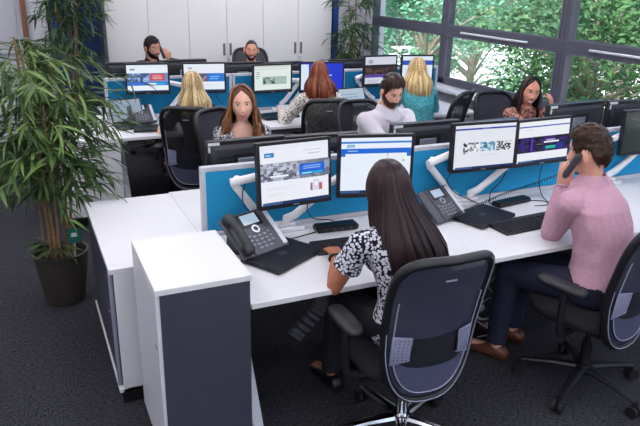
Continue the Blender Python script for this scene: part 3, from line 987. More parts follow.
def back_pt(ang, s, dy=0, H0=.34, H1=1.03, wt=.222, wb=.195):
    """a point of the backrest: ang runs round its outline, s 0 centre to 1 rim"""
    c, d = math.cos(ang), math.sin(ang)
    n = 5.0 if d > 0 else 2.9
    x = sgn(c) * abs(c) ** (2 / n)
    zz = sgn(d) * abs(d) ** (2 / n)
    zc = H0 + (H1 - H0) * .5
    z_ = zc + zz * s * (H1 - H0) / 2
    v = (z_ - H0) / (H1 - H0)
    W = wb + (wt - wb) * v
    x = x * s * W
    y = -.205 - .20 * max(0, v - .3) ** 1.6 - .10 * max(0, .3 - v) ** 1.3 * -1 + .055 * (x / .22) ** 2
    return Vector((x, y + dy, z_))


def back_xy(x, z_, dy=0, H0=.34, H1=1.03):
    v = (z_ - H0) / (H1 - H0)
    y = -.205 - .20 * max(0, v - .3) ** 1.6 - .10 * max(0, .3 - v) ** 1.3 * -1 + .055 * (x / .22) ** 2
    return Vector((x, y + dy, z_))


def super_ring(w, d, z_, n=28, e=4.0, cx=0, cy=0):
    o = []
    for i in range(n):
        a = 2 * PI * i / n
        c, s = math.cos(a), math.sin(a)
        o.append((cx + sgn(c) * abs(c) ** (2 / e) * w, cy + sgn(s) * abs(s) ** (2 / e) * d, z_))
    return o


def make_chair(label, loc, rz, mesh=MESHK, detail=1, spoke=BLACKP, arms=True, spin=0, lift=0):
    t = thing('office_chair', label, 'chair', loc, rz, 'office swivel chairs')
    L = lift
    up = Matrix.Translation((0, 0, L))
    N = 44
    st = MB()
    st.loft([super_ring(.20, .175, .415, cy=.05), super_ring(.235, .205, .425, cy=.05), super_ring(.245, .215, .45, cy=.05), super_ring(.238, .21, .475, cy=.05), super_ring(.19, .17, .488, cy=.05)], M=up)
    st.build('seat', SEATM, t, smooth=60)
    MB().box((0, .02, .40), (.30, .32, .03), up).box((0, -.01, .375), (.16, .22, .04), up).build('seat_mechanism', BLACKP, t, .006)
    rim = [back_pt(2 * PI * i / N, 1.0) for i in range(N)]
    MB().tube(rim, .021, 10, M=up, close=True, sq=(1.0, .8)).build('back_frame', FRK, t, smooth=70)
    g = MB()
    NR = 7
    rings = [[back_pt(2 * PI * i / N, (k + .02) / NR * .99, -.004) for i in range(N)] for k in range(NR + 1)]
    g.loft(rings, cap=False, M=up)
    bm_ = g.build('back_mesh', mesh, t, smooth=70)
    # spine holding the back to the seat
    MB().tube(spline([(0, -.04, .385), (0, -.12, .37), (0, -.165, .385), (0, -.18, .46)], 6), [.028] * 7 + [.024] * 6 + [.016] * 6, 8, M=up, sq=(.7, 1.4)).build('back_spine', FRK, t, smooth=60)
    if detail:
        # lower cover, lumbar band and plates on the outer face
        cv = MB()
        NA = 22
        lo, hi = [], []
        for i in range(NA + 1):
            a = PI + PI * i / NA
            p = back_pt(a, .86, -.016)
            lo.append(p)
            f = i / NA
            xx = p.x * .98
            hi.append(back_xy(xx, .515 + .075 * (abs(2 * f - 1)) ** 2.2, -.016))
        for k in range(NA):
            for q in range(4):
                a0, a1 = q / 4, (q + 1) / 4
                cv.quad(lo[k].lerp(hi[k], a0), lo[k + 1].lerp(hi[k + 1], a0), lo[k + 1].lerp(hi[k + 1], a1), lo[k].lerp(hi[k], a1), M=up)
        cvo = cv.build('lower_cover', FABL, t, smooth=70)
        pp = [back_pt(-PI * 1.06 + PI * 1.12 * i / 30, .87, -.018) for i in range(31)]
        MB().tube(pp, .0028, 6, M=up).build('piping', PIPE, cvo)
        pp = [back_pt(-PI * 1.0 + PI * 1.35 * i / 30, 1.0, -.0215) for i in range(31)]
        MB().tube(pp, .0024, 6, M=up).build('rim_piping', PIPE, t)
        bd = MB()
        for k in range(12):
            x0, x1 = -.15 + .30 * k / 12, -.15 + .30 * (k + 1) / 12
            bd.quad(back_xy(x0, .50, -.012), back_xy(x1, .50, -.012), back_xy(x1, .655, -.012), back_xy(x0, .655, -.012), M=up)
        bd.build('lumbar_band', mat('lumbar_navy', '#11131f', .85), t, smooth=70)
        for s in (-1, 1):
            pl = MB()
            x0, x1 = (.105, .185)
            P4 = []
            for dz in (-.016, -.022):
                rg_ = []
                for (fx, z_) in ((0, .555), (1, .53), (1, .675), (0, .668)):
                    rg_.append(back_xy(s * (x0 + (x1 - x0) * fx), z_, dz))
                P4.append(rg_)
            pl.loft(P4, M=up)
            po = pl.build('lumbar_plate', PLATE, t, .003)
            dots = MB()
            for i in range(4):
                for j in range(7):
                    c = back_xy(s * (x0 + .018 + i * .016), .562 + j * .0155, -.0222)
                    dots.ball(c, (.0028, .0014, .0028), 6, M=up)
            dots.build('perforations', BLACKP, po)
            MB().box(back_xy(s * x0, .61, -.022), (.008, .006, .085), up).build('slot', BLACKP, po)
        MB().box(back_xy(0, .935, -.008), (.05, .002, .007), up).build('woven_tag', PIPE, t)
    if arms:
        for s in (-1, 1):
            MB().tube(spline([(s * .13, 0, .395), (s * .25, 0, .39), (s * .292, 0, .44), (s * .295, 0, .645)], 5), .02, 8, M=up, sq=(1, .8)).build('arm_post', FRK, t, smooth=60)
            ap = MB()
            ap.loft([super_ring(.036, .115, .640, 20, 3, s * .293, .02), super_ring(.045, .128, .648, 20, 3, s * .293, .02), super_ring(.046, .13, .662, 20, 3, s * .293, .02), super_ring(.036, .118, .672, 20, 3, s * .293, .02)], M=up)
            ap.build('arm_pad', mat('arm_pad_black', '#1b1b20', .55, noise=.1), t, smooth=60)
    MB().cyl((0, 0, .10), (0, 0, .26 + L), .027).cyl((0, 0, .26 + L), (0, 0, .375 + L), .016).build('gas_lift', CHROME if spoke is CHROME else BLACKP, t)
    MB().lathe([(.0, .085), (.045, .085), (.05, .10), (.04, .135), (.0, .14)], 16, cap=False).build('hub', spoke, t)
    for k in range(5):
        a = spin + 2 * PI * k / 5
        d = Vector((math.cos(a), math.sin(a), 0))
        MB().tube([d * .03 + Vector((0, 0, .115)), d * .16 + Vector((0, 0, .105)), d * .31 + Vector((0, 0, .082))], [.026, .021, .015], 8, sq=(.75, 1.1)).build('base_spoke', spoke, t)
        q = d * .31
        e = Vector((-d.y, d.x, 0))
        cs = MB()
        for s in (-1, 1):
            cs.cyl(q + e * (s * .008) + Vector((0, 0, .03)), q + e * (s * .026) + Vector((0, 0, .03)), .03, n=14)
        cs.cyl(q + Vector((0, 0, .03)), q + Vector((0, 0, .085)), .008, n=8)
        cs.build('castor', RUBBER, t, smooth=40)
    return t


# ------------------------------------------------------------------ plants
def leaf_mesh(name, L, W, droop, m, seg=5):
    mb = MB()
    vs, fs = [], []
    for k in range(seg + 1):
        f = k / seg
        wv = W * math.sin(PI * min(1, f * .93 + .07)) ** .8 * (1 - .35 * f) if k < seg else 0.0004
        y = L * f
        z_ = -droop * L * f * f
        vs += [(-wv / 2, y, z_ + wv * .18), (0, y, z_), (wv / 2, y, z_ + wv * .18)]
    for k in range(seg):
        a = 3 * k
        fs += [(a, a + 1, a + 4, a + 3), (a + 1, a + 2, a + 5, a + 4)]
    mb.add(vs, fs)
    return mb.mesh(name, m, smooth=80)


def leaf_mat(name, c1, c2, ns=14):
    if name in MC:
        return MC[name]
    m = bpy.data.materials.new(name)
    m.use_nodes = True
    t = m.node_tree
    b = t.nodes['Principled BSDF']
    b.inputs['Roughness'].default_value = .5
    co = t.nodes.new('ShaderNodeTexCoord')
    oi = t.nodes.new('ShaderNodeObjectInfo')
    n = t.nodes.new('ShaderNodeTexNoise')
    n.inputs['Scale'].default_value = ns
    t.links.new(co.outputs['Object'], n.inputs['Vector'])
    ad = t.nodes.new('ShaderNodeMath')
    ad.operation = 'MULTIPLY_ADD'
    ad.inputs[1].default_value = .8
    t.links.new(oi.outputs['Random'], ad.inputs[0])
    sb = t.nodes.new('ShaderNodeMath')
    sb.operation = 'SUBTRACT'
    sb.inputs[1].default_value = .4
    t.links.new(n.outputs['Fac'], sb.inputs[0])
    t.links.new(sb.outputs[0], ad.inputs[2])
    r = t.nodes.new('ShaderNodeValToRGB')
    r.color_ramp.elements[0].color = lin(c1)
    r.color_ramp.elements[1].color = lin(c2)
    r.color_ramp.elements[0].position = .1
    r.color_ramp.elements[1].position = .75
    t.links.new(ad.outputs[0], r.inputs['Fac'])
    t.links.new(r.outputs[0], b.inputs['Base Color'])
    tl = t.nodes.new('ShaderNodeBsdfTranslucent')
    t.links.new(r.outputs[0], tl.inputs[0])
    mx = t.nodes.new('ShaderNodeMixShader')
    mx.inputs[0].default_value = .22
    t.links.new(b.outputs[0], mx.inputs[1])
    t.links.new(tl.outputs[0], mx.inputs[2])
    t.links.new(mx.outputs[0], t.nodes['Material Output'].inputs['Surface'])
    MC[name] = m
    return m


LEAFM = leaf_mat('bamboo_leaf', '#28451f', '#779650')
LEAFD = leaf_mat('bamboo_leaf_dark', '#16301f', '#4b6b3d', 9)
CANEM = mat('bamboo_cane', '#8a6a4a', .55, noise=.25, nscale=6, stretch=(3, 3, 14))
CANEG = mat('bamboo_twig', '#5f6b3c', .6, noise=.2)


def bamboo(label, base, H, rad, ncane, nleaf, singles, zlo, pot, seed, lm, potm, tagstick=False, lsc=1.0, fol=None):
    rg = random.Random(seed)
    t = thing('bamboo_plant', label, 'plant', base)
    pr, ph = pot
    MB().lathe([(.0, 0), (pr * .68, 0), (pr * .72, .012), (pr * .90, ph * .55), (pr, ph - .01), (pr + .006, ph), (pr - .006, ph + .002), (pr - .014, ph - .02), (pr - .02, ph - .06), (0, ph - .06)], 36, cap=False).build('pot', potm, t, smooth=50)
    MB().lathe([(0, ph - .055), (pr - .03, ph - .058), (pr - .022, ph - .075)], 24, cap=False).build('soil', mat('soil', '#2a211b', .95, noise=.4, nscale=60), t)
    canes = []
    for k in range(ncane):
        a = rg.uniform(0, 2 * PI)
        q = rg.uniform(.15, .75) * pr * .8
        b0 = Vector((q * math.cos(a), q * math.sin(a), ph - .07))
        h = H * rg.uniform(.72, 1.0)
        lean = Vector((math.cos(a), math.sin(a), 0)) * rg.uniform(.02, .30) * rad
        pts = [b0 + lean * (f ** 1.5) + Vector((rg.uniform(-.006, .006), rg.uniform(-.006, .006), (h - ph) * f)) for f in [i / 7 for i in range(8)]]
        r = [rg.uniform(.009, .0125) * (1 - .55 * i / 7) for i in range(8)]
        cb = MB().tube(pts, r, 7)
        for i in range(1, 7):
            cb.ball(pts[i], (r[i] * 1.25, r[i] * 1.25, .006), 7)
        cb.build('cane', CANEM, t, smooth=60)
        canes.append(pts)
    tw = MB()
    leaves = []
    while len(leaves) < nleaf:
        pts = rg.choice(canes)
        f = zlo + (1 - zlo) * rg.random() ** .8
        i = min(6, int(f * 7))
        p = pts[i].lerp(pts[i + 1], f * 7 - i)
        a = rg.uniform(0, 2 * PI)
        ln = rad * rg.uniform(.25, 1.0) * (1.0 if f > .45 else .75)
        d = Vector((math.cos(a), math.sin(a), rg.uniform(.0, .55)))
        e = p + d * ln - Vector((0, 0, .25 * ln))
        mid = p + d * ln * .55
        tw.tube([p, mid, e], [.0026, .002, .0012], 4)
        for j in range(rg.randint(5, 8)):
            g = rg.uniform(.35, 1.0)
            q = mid.lerp(e, (g - .5) * 2) if g > .5 else p.lerp(mid, g * 2)
            la = a + rg.uniform(-1.1, 1.1)
            leaves.append((q, la, rg.uniform(-.75, .30), rg.uniform(-.5, .5), rg.uniform(.75, 1.25) * lsc, rg.randrange(4)))
    tw.build('twigs', CANEG, t)
    if fol:
        for (q, la, el, rl, s) in fol:
            leaves.append((Vector(q), la, el, rl, s, rg.randrange(4)))
    protos = [leaf_mesh('leaf', .135, .021, d_, lm) for d_ in (.1, .25, .4, .55)]
    cd = Vector((0, 0, 2.0)) - Vector(base)
    leaves.sort(key=lambda x: -(x[0].dot(cd.normalized()) + (.3 if fol and x[4] > 3 else 0)))
    rest = MB()
    for k, (q, la, el, rl, s, v) in enumerate(leaves):
        Mx = Matrix.Translation(q) @ Matrix.Rotation(la - PI / 2, 4, 'Z') @ Matrix.Rotation(el, 4, 'X') @ Matrix.Rotation(rl, 4, 'Y') @ Matrix.Scale(s, 4)
        if k < singles:
            o = obj('leaf', protos[v], t)
            o.matrix_local = Mx
        else:
            me = protos[v]
            rest.add([x.co for x in me.vertices], [tuple(p.vertices) for p in me.polygons], 0, Mx)
    if rest.v:
        o = rest.build('foliage', lm, t, smooth=80)
        o['kind'] = 'stuff'
    if tagstick:
        st = MB().tube([(.075, -.10, ph - .07), (.085, -.11, .42)], .0045, 6).build('marker_stick', mat('stick_white', '#b9bdb4', .6), t)
        MB().box((.085, -.117, .475), (.088, .004, .098)).build('care_tag', mat('tag_green', '#0f5a4e', .5), st, .008, segs=2)
        MB().ball((.085, -.1195, .485), (.017, .0015, .009), 10).box((.085, -.1195, .472), (.036, .0015, .009)).build('tag_emblem', mat('tag_pale', '#cfdcd2', .5), st)
    return t


POTM = mat('brown_pot', '#3a342f', .45, noise=.12, nscale=8)
base_fol = []
rg = random.Random(4)
for k in range(26):
    a = rg.uniform(PI * .75, PI * 1.65)
    base_fol.append(((.07 * math.cos(a), .07 * math.sin(a), .36 + rg.uniform(0, .05)), a + rg.uniform(-.3, .3), rg.uniform(-.15, .5), rg.uniform(-.4, .4), rg.uniform(.8, 1.3)))
bamboo('large bamboo plant in brown pot with green tag in the left foreground', (.105, 4.10, 0), 1.72, .44, 9, 1700, 300, .42, (.165, .345), 21, LEAFM, POTM, True, 1.05, base_fol)
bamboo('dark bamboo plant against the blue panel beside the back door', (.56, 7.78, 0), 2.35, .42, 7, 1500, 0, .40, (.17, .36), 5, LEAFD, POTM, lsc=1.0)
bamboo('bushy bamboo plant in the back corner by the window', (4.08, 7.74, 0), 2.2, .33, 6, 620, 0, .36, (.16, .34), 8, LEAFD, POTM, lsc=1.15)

# ------------------------------------------------------------------ outdoors
lawn = MB().box((30, 10, -4.1), (49, 90, .2)).build('ground_outside', mat('pale_paving', '#f0efe8', .9, noise=.06, nscale=1))
lawn['kind'] = 'structure'
BARK = mat('bark', '#7d776b', .9, noise=.3, nscale=20, bump=.4, bscale=30)


def tree(label, x, y, zc, rad, nl, seed, c1, c2, size=.135):
    rg = random.Random(seed)
    t = thing('tree', label, 'tree', (x, y, -4.0), 0, 'trees outside the window')
    H = zc + 4.0
    tr = MB()
    tr.tube(spline([(0, 0, 0), (.1, .05, H * .35), (-.05, .1, H * .7), (0, 0, H + rad * .3)], 5), [.24 - .012 * i for i in range(16)], 9)
    tr.build('trunk', BARK, t, smooth=70)
    br = MB()
    cl = []
    for k in range(26):
        d = Vector((rg.gauss(0, 1), rg.gauss(0, 1), rg.gauss(0, .9))).normalized() * rad * rg.uniform(.40, 1.0)
        c = Vector((0, 0, H)) + d
        cl.append((c, rg.uniform(.26, .46) * rad))
        s0 = Vector((0, 0, max(.5, H - rad * .4 + d.z * .4)))
        br.tube(spline([s0, s0.lerp(c, .5) + Vector((rg.uniform(-.2, .2), rg.uniform(-.2, .2), .15)), c], 4), [.05, .045, .04, .035, .03, .026, .022, .018, .014], 6)
    br.build('branches', mat('branch_pale', '#a39c8c', .85, noise=.2), t, smooth=70)
    lv = MB()
    for k in range(int(nl * 1.9)):
        c, r = cl[k % len(cl)]
        v = Vector((rg.gauss(0, 1), rg.gauss(0, 1), rg.gauss(0, 1))).normalized() * r * rg.random() ** .4
        v.z *= .75
        p = c + v
        s = size * rg.uniform(.6, 1.3)
        Mx = Matrix.Translation(p) @ Euler((rg.uniform(-.9, .9), rg.uniform(-.9, .9), rg.uniform(0, 6.3))).to_matrix().to_4x4()
        lv.add([(0, -s / 2, 0), (s * .27, 0, s * .06), (0, s / 2, 0), (-s * .27, 0, s * .06)], [(0, 1, 2), (0, 2, 3)], 0, Mx)
    o = lv.build('foliage', leaf_mat('tree_leaf_' + c1[1:], c1, c2, 1.2), t, smooth=0)
    o['kind'] = 'stuff'
    return t


for k, a in enumerate((  # left-hand trees: hazy teal glass reflection is put into the leaf colours
        ('broad green tree outside the right-hand window panes', 8.6, 4.4, 1.0, 1.9, 5200, '#2c5426', '#7c9f46'),
        ('leafy tree filling the middle window panes outside', 9.2, 8.6, .8, 2.1, 5200, '#2a5a3c', '#76a660'),
        ('tree with teal glass reflection in its leaf colour, outside the far-left window panes', 8.8, 13.2, .9, 2.3, 5200, '#1f5a4e', '#6fab88'),
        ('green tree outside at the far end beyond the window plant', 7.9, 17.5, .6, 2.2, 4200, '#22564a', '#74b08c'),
        ('dense tree behind the right-hand trees outside', 12.8, 5.8, .2, 2.5, 4600, '#26502e', '#6d9549'),
        ('dense tree between the nearer trees outside, middle distance', 13.0, 11.0, .2, 2.6, 4600, '#23583c', '#78aa6e'),
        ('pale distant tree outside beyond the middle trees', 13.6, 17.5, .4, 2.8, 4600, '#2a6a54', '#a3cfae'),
        ('low bushy tree just outside the window below the transom', 8.3, 6.4, -1.6, 1.6, 4200, '#21472a', '#6f9a4e'),
        ('low bushy tree outside below the middle panes', 8.8, 10.8, -1.7, 1.7, 4200, '#1f4f3c', '#76a874'),
        ('far tree at the right edge of the view outside', 13.0, 1.6, .6, 2.5, 4200, '#2f5a2c', '#7f9f50'))):
    tree(a[0], a[1], a[2], a[3], a[4], a[5], 40 + k, a[6], a[7])
# ------------------------------------------------------------------ people
def sm(x):
    x = max(0, min(1, x))
    return x * x * (3 - 2 * x)


def head_pt(d, fem=False):
    x, y, z = d
    wx = .072 if fem else .075
    px, py, pz = wx * x, .094 * y, .116 * z
    lo = max(0, -z)
    px *= 1 - (.34 if fem else .26) * lo ** 1.7
    if y < 0:
        py *= 1 - .34 * lo
    else:
        py *= 1 - .05 * lo
        py += .010 * math.exp(-((z + .82) / .2) ** 2) * y
        py += .003 * math.exp(-((pz - .032) / .009) ** 2 - (px / .045) ** 2)
        for s in (-1, 1):
            py -= .008 * math.exp(-((px - s * .031) / .015) ** 2 - ((pz - .008) / .010) ** 2)
            py += .004 * math.exp(-((px - s * .042) / .02) ** 2 - ((pz + .028) / .02) ** 2)
        py += .005 * math.exp(-(px / .025) ** 2 - ((pz + .066) / .016) ** 2)
    return Vector((px, py, pz))


def sphere_dirs(nu, nv):
    rows = []
    for j in range(nv + 1):
        p = PI * (j + .0) / nv
        p = min(max(p, .03), PI - .03)
        rows.append([(math.sin(p) * math.sin(2 * PI * i / nu), math.sin(p) * math.cos(2 * PI * i / nu), math.cos(p)) for i in range(nu)])
    return rows


DIRS = sphere_dirs(56, 40)


def shell(mb, HM, off, fem, nz=0, ns=60, dirs=None):
    rings = []
    for row in reversed(dirs or DIRS):
        r = []
        for d in row:
            p = head_pt(d, fem)
            o = off(d)
            if nz and o > .002:
                o += nz * (mnoise.noise(Vector((p.x * ns, p.y * ns * .4, p.z * ns))))
            r.append(HM @ (p + Vector(d) * o))
        rings.append(r)
    mb.loft(rings)
    return mb


def az(d):
    return abs(math.atan2(d[0], d[1]))


def interp(a, tab):
    for k in range(len(tab) - 1):
        if a <= tab[k + 1][0]:
            f = (a - tab[k][0]) / (tab[k + 1][0] - tab[k][0])
            return tab[k][1] + (tab[k + 1][1] - tab[k][1]) * f
    return tab[-1][1]


def short_hair(amp=.016, top=.026, front=.50, nape=-.52):
    tab = [(0, front), (.55, front), (.85, front - .12), (1.05, .12), (1.2, -.06), (1.36, -.10), (1.46, .16), (1.86, .10), (2.05, -.25), (2.4, nape), (3.2, nape)]

    def f(d):
        m = d[2] - interp(az(d), tab)
        k = sm((m + .02) / .14)
        return -.005 + k * (.005 + amp + (top - amp) * sm((d[2] - .3) / .5))
    return f


def beard_off(amp=.011):
    tab = [(0, -.36), (.35, -.36), (.6, -.45), (.95, -.34), (1.2, -.10), (1.4, .12), (1.5, -.2)]

    def f(d):
        a = az(d)
        if a > 1.75:
            return -.006
        m = interp(min(a, 1.5), tab) - d[2]
        k = sm((m + .02) / .10) * sm((1.72 - a) / .2)
        return -.006 + k * (.006 + amp + .006 * sm((-d[2] - .6) / .3))
    return f


def solid(name, mb, voxel, it, mats, parent, cut=None, fac=.5):
    me = mb.mesh('tmp', mats, smooth=0)
    o = bpy.data.objects.new('tmp', me)
    C.objects.link(o)
    md = o.modifiers.new('r', 'REMESH')
    md.mode = 'VOXEL'
    md.voxel_size = voxel
    if it:
        s = o.modifiers.new('s', 'SMOOTH')
        s.factor = fac
        s.iterations = it
    dg = bpy.context.evaluated_depsgraph_get()
    nm = bpy.data.meshes.new_from_object(o.evaluated_get(dg))
    bpy.data.objects.remove(o)
    bpy.data.meshes.remove(me)
    nm.name = name
    if cut:
        bm = bmesh.new()
        bm.from_mesh(nm)
        kill = []
        for f in bm.faces:
            c = f.calc_center_median()
            for (cc, rr) in cut:
                q = c - cc
                if (q.x / rr[0]) ** 2 + (q.y / rr[1]) ** 2 + (q.z / rr[2]) ** 2 < 1:
                    kill.append(f)
                    break
        bmesh.ops.delete(bm, geom=kill, context='FACES')
        bm.to_mesh(nm)
        bm.free()
    nm.materials.clear()
    for x in mats if isinstance(mats, (list, tuple)) else [mats]:
        nm.materials.append(x)
    nm.shade_smooth()
    return obj(name, nm, parent)


def capsule(mb, pts, rr, n=12):
    mb.tube(pts, rr, n)
    for p, r in zip(pts, rr):
        mb.ball(p, r * .995, n)


def ik(S, W, a, b, pole):
    d = W - S
    L = min(d.length, (a + b) * .999)
    u = d.normalized()
    x = (a * a - b * b + L * L) / (2 * L)
    h = math.sqrt(max(0, a * a - x * x))
    pv = pole - u * pole.dot(u)
    pv = pv.normalized() if pv.length > 1e-5 else Vector((0, 0, -1))
    return S + u * x + pv * h, S + u * L


def hand(mb, wr, d, nrm, side, curl=.35, spread=.08, s=1.0, thumb=.5):
    d = d.normalized()
    nrm = (nrm - d * nrm.dot(d)).normalized()
    lat = d.cross(nrm)
    kn = wr + d * .088 * s
    rings = []
    for f, hw, ht in ((-.02, .024, .019), (.25, .034, .0165), (.65, .041, .0145), (1.0, .040, .0115)):
        c = wr + d * (.088 * f * s)
        rings.append([c + lat * (math.cos(2 * PI * i / 14) * hw * s) + nrm * (math.sin(2 * PI * i / 14) * ht * s) for i in range(14)])
    mb.loft(rings)
    for k, (ln, o) in enumerate(((.070, -.030), (.078, -.010), (.073, .010), (.057, .029))):
        o = o * side
        p = kn + lat * (o * s) - d * (.006 if k in (0, 3) else 0)
        dd = (d + lat * (spread * o / .03 * side * side)).normalized()
        cur = dd
        pts = [p - dd * .012, p]
        for j, fr in enumerate((.45, .32, .23)):
            a = curl * (.8 if j == 0 else 1.1)
            cur = (cur * math.cos(a) - nrm * math.sin(a)).normalized()
            # keep curling in the plane of the finger
            nrm_l = nrm
            p = p + cur * (ln * fr * s)
            pts.append(p)
        capsule(mb, pts, [.0095 * s, .0092 * s, .0085 * s, .0078 * s, .0068 * s], 8)
    tb = wr + d * .022 * s - lat * (.028 * side * s) - nrm * .004
    td = (d * .75 - lat * (side * .75) - nrm * thumb * .6).normalized()
    t2 = tb + td * .042 * s
    t3 = t2 + (td * .6 + d * .6 - nrm * thumb * .3).normalized() * .034 * s
    capsule(mb, [tb, t2, t3], [.0135 * s, .0105 * s, .0085 * s], 8)


def skin_mat(name, c1, c2):
    return ramp_mat(name, 'noise', 22, [(.3, c1), (.7, c2)], .48)


def hair_mat(name, c1, c2, c3):
    if name in MC:
        return MC[name]
    m = bpy.data.materials.new(name)
    m.use_nodes = True
    t = m.node_tree
    b = t.nodes['Principled BSDF']
    b.inputs['Roughness'].default_value = .38
    b.inputs['Specular IOR Level'].default_value = .3
    at = t.nodes.new('ShaderNodeAttribute')
    at.attribute_name = 'tone'
    co = t.nodes.new('ShaderNodeTexCoord')
    mp = t.nodes.new('ShaderNodeMapping')
    mp.inputs['Scale'].default_value = (120, 120, 14)
    t.links.new(co.outputs['Object'], mp.inputs['Vector'])
    n = t.nodes.new('ShaderNodeTexNoise')
    n.inputs['Scale'].default_value = 1
    t.links.new(mp.outputs[0], n.inputs['Vector'])
    ad = t.nodes.new('ShaderNodeMath')
    ad.operation = 'MULTIPLY_ADD'
    ad.inputs[1].default_value = .55
    t.links.new(n.outputs['Fac'], ad.inputs[0])
    mu = t.nodes.new('ShaderNodeMath')
    mu.operation = 'MULTIPLY'
    mu.inputs[1].default_value = .55
    t.links.new(at.outputs['Fac'], mu.inputs[0])
    t.links.new(mu.outputs[0], ad.inputs[2])
    r = t.nodes.new('ShaderNodeValToRGB')
    e = r.color_ramp.elements
    e.new(.5)
    for k, (p, c) in enumerate(((.2, c1), (.5, c2), (.85, c3))):
        e[k].position = p
        e[k].color = lin(c)
    t.links.new(ad.outputs[0], r.inputs['Fac'])
    t.links.new(r.outputs[0], b.inputs['Base Color'])
    MC[name] = m
    return m


def long_hair(HM, fem, zend, m, parent, n=520, seed=1, part=0, face=1.05, push=.035, wave=0, spread=.02, back_only=False, drift=(0, 0), wid=.0085, zfront=None, amp=.014, gather=0, back=.03):
    rg = random.Random(seed)
    mb = MB()
    tones = []
    cols = []
    inv = HM.inverted()
    for i in range(n):
        a0 = rg.uniform(-PI, PI)
        lay = rg.random()
        sg = sgn(a0)
        p1 = rg.uniform(1.45, 1.75) if abs(a0) > 1.3 else rg.uniform(1.5, 1.7)
        pts = []
        K = 8
        o = amp * (.35 + .75 * lay)
        for k in range(K):
            p = .10 + (p1 - .10) * k / (K - 1)
            a = a0
            fa = face + .10 * (1 - lay)
            if abs(a0) < fa:
                a = a0 + (sg * fa - a0) * sm((p - .08) / .62)
            d = (math.sin(p) * math.sin(a), math.sin(p) * math.cos(a), math.cos(p))
            q = head_pt(d, fem) + Vector(d) * o
            q.x += part * sm((.7 - p) / .7)
            pts.append(HM @ q)
        last = pts[-1]
        hc = HM @ Vector((0, -.01, 0))
        rad = Vector((last.x - hc.x, last.y - hc.y, 0))
        rad = rad.normalized() if rad.length > 1e-5 else Vector((0, -1, 0))
        aa = math.atan2(rad.x, rad.y)
        ze = zend + rg.uniform(-.02, .045) * (1 if lay > .3 else 2)
        if zfront is not None and abs(aa) < 1.5:
            ze = zfront + rg.uniform(-.03, .04)
        Lz = last.z - ze
        ph = a0 * 2.0 + rg.uniform(-.5, .5)
        for k in range(1, 9):
            f = k / 8
            pu = push * sm(f * 1.6) * (1 if aa * aa > 1 else .4) * (.6 + .6 * lay) + back * sm(f * 1.8) * sm((abs(aa) - 1.5) / .9)
            q = Vector((last.x, last.y, last.z - Lz * f)) + rad * (pu + spread * f * lay)
            q.x += drift[0] * f
            q.y += drift[1] * f
            if gather:
                q.x += (hc.x + drift[0] - q.x) * gather * f * f
            if wave:
                q.x += wave * math.sin(f * 9 + ph) * f
                q.y += wave * math.cos(f * 8 + ph) * f
            pts.append(q)
        W = wid * rg.uniform(.7, 1.3)
        rr = [W * .5] + [W] * (len(pts) - 4) + [W * .85, W * .6, W * .25]
        v0 = len(mb.v)
        mb.tube(pts, rr, 5, sq=(.55, 1.0))
        tn = rg.random()
        tones += [tn] * (len(mb.v) - v0)
    v0 = len(mb.v)
    tab = [(0, .84), (.35, .72), (.7, .55), (1.0, .22), (1.25, -.25), (1.6, -.45), (3.2, -.55)]

    def off(d):
        k = sm((d[2] - interp(az(d), tab) + .02) / .12)
        return -.006 + k * (.006 + amp * .55)
    shell(mb, HM, off, fem)
    tones += [.35] * (len(mb.v) - v0)
    me = mb.mesh('hair', m, smooth=80)
    if len(me.vertices) == len(tones):
        at = me.color_attributes.new('tone', 'FLOAT_COLOR', 'POINT')
        at.data.foreach_set('color', [c for t in tones for c in (t, t, t, 1)])
    return obj('hair', me, parent)


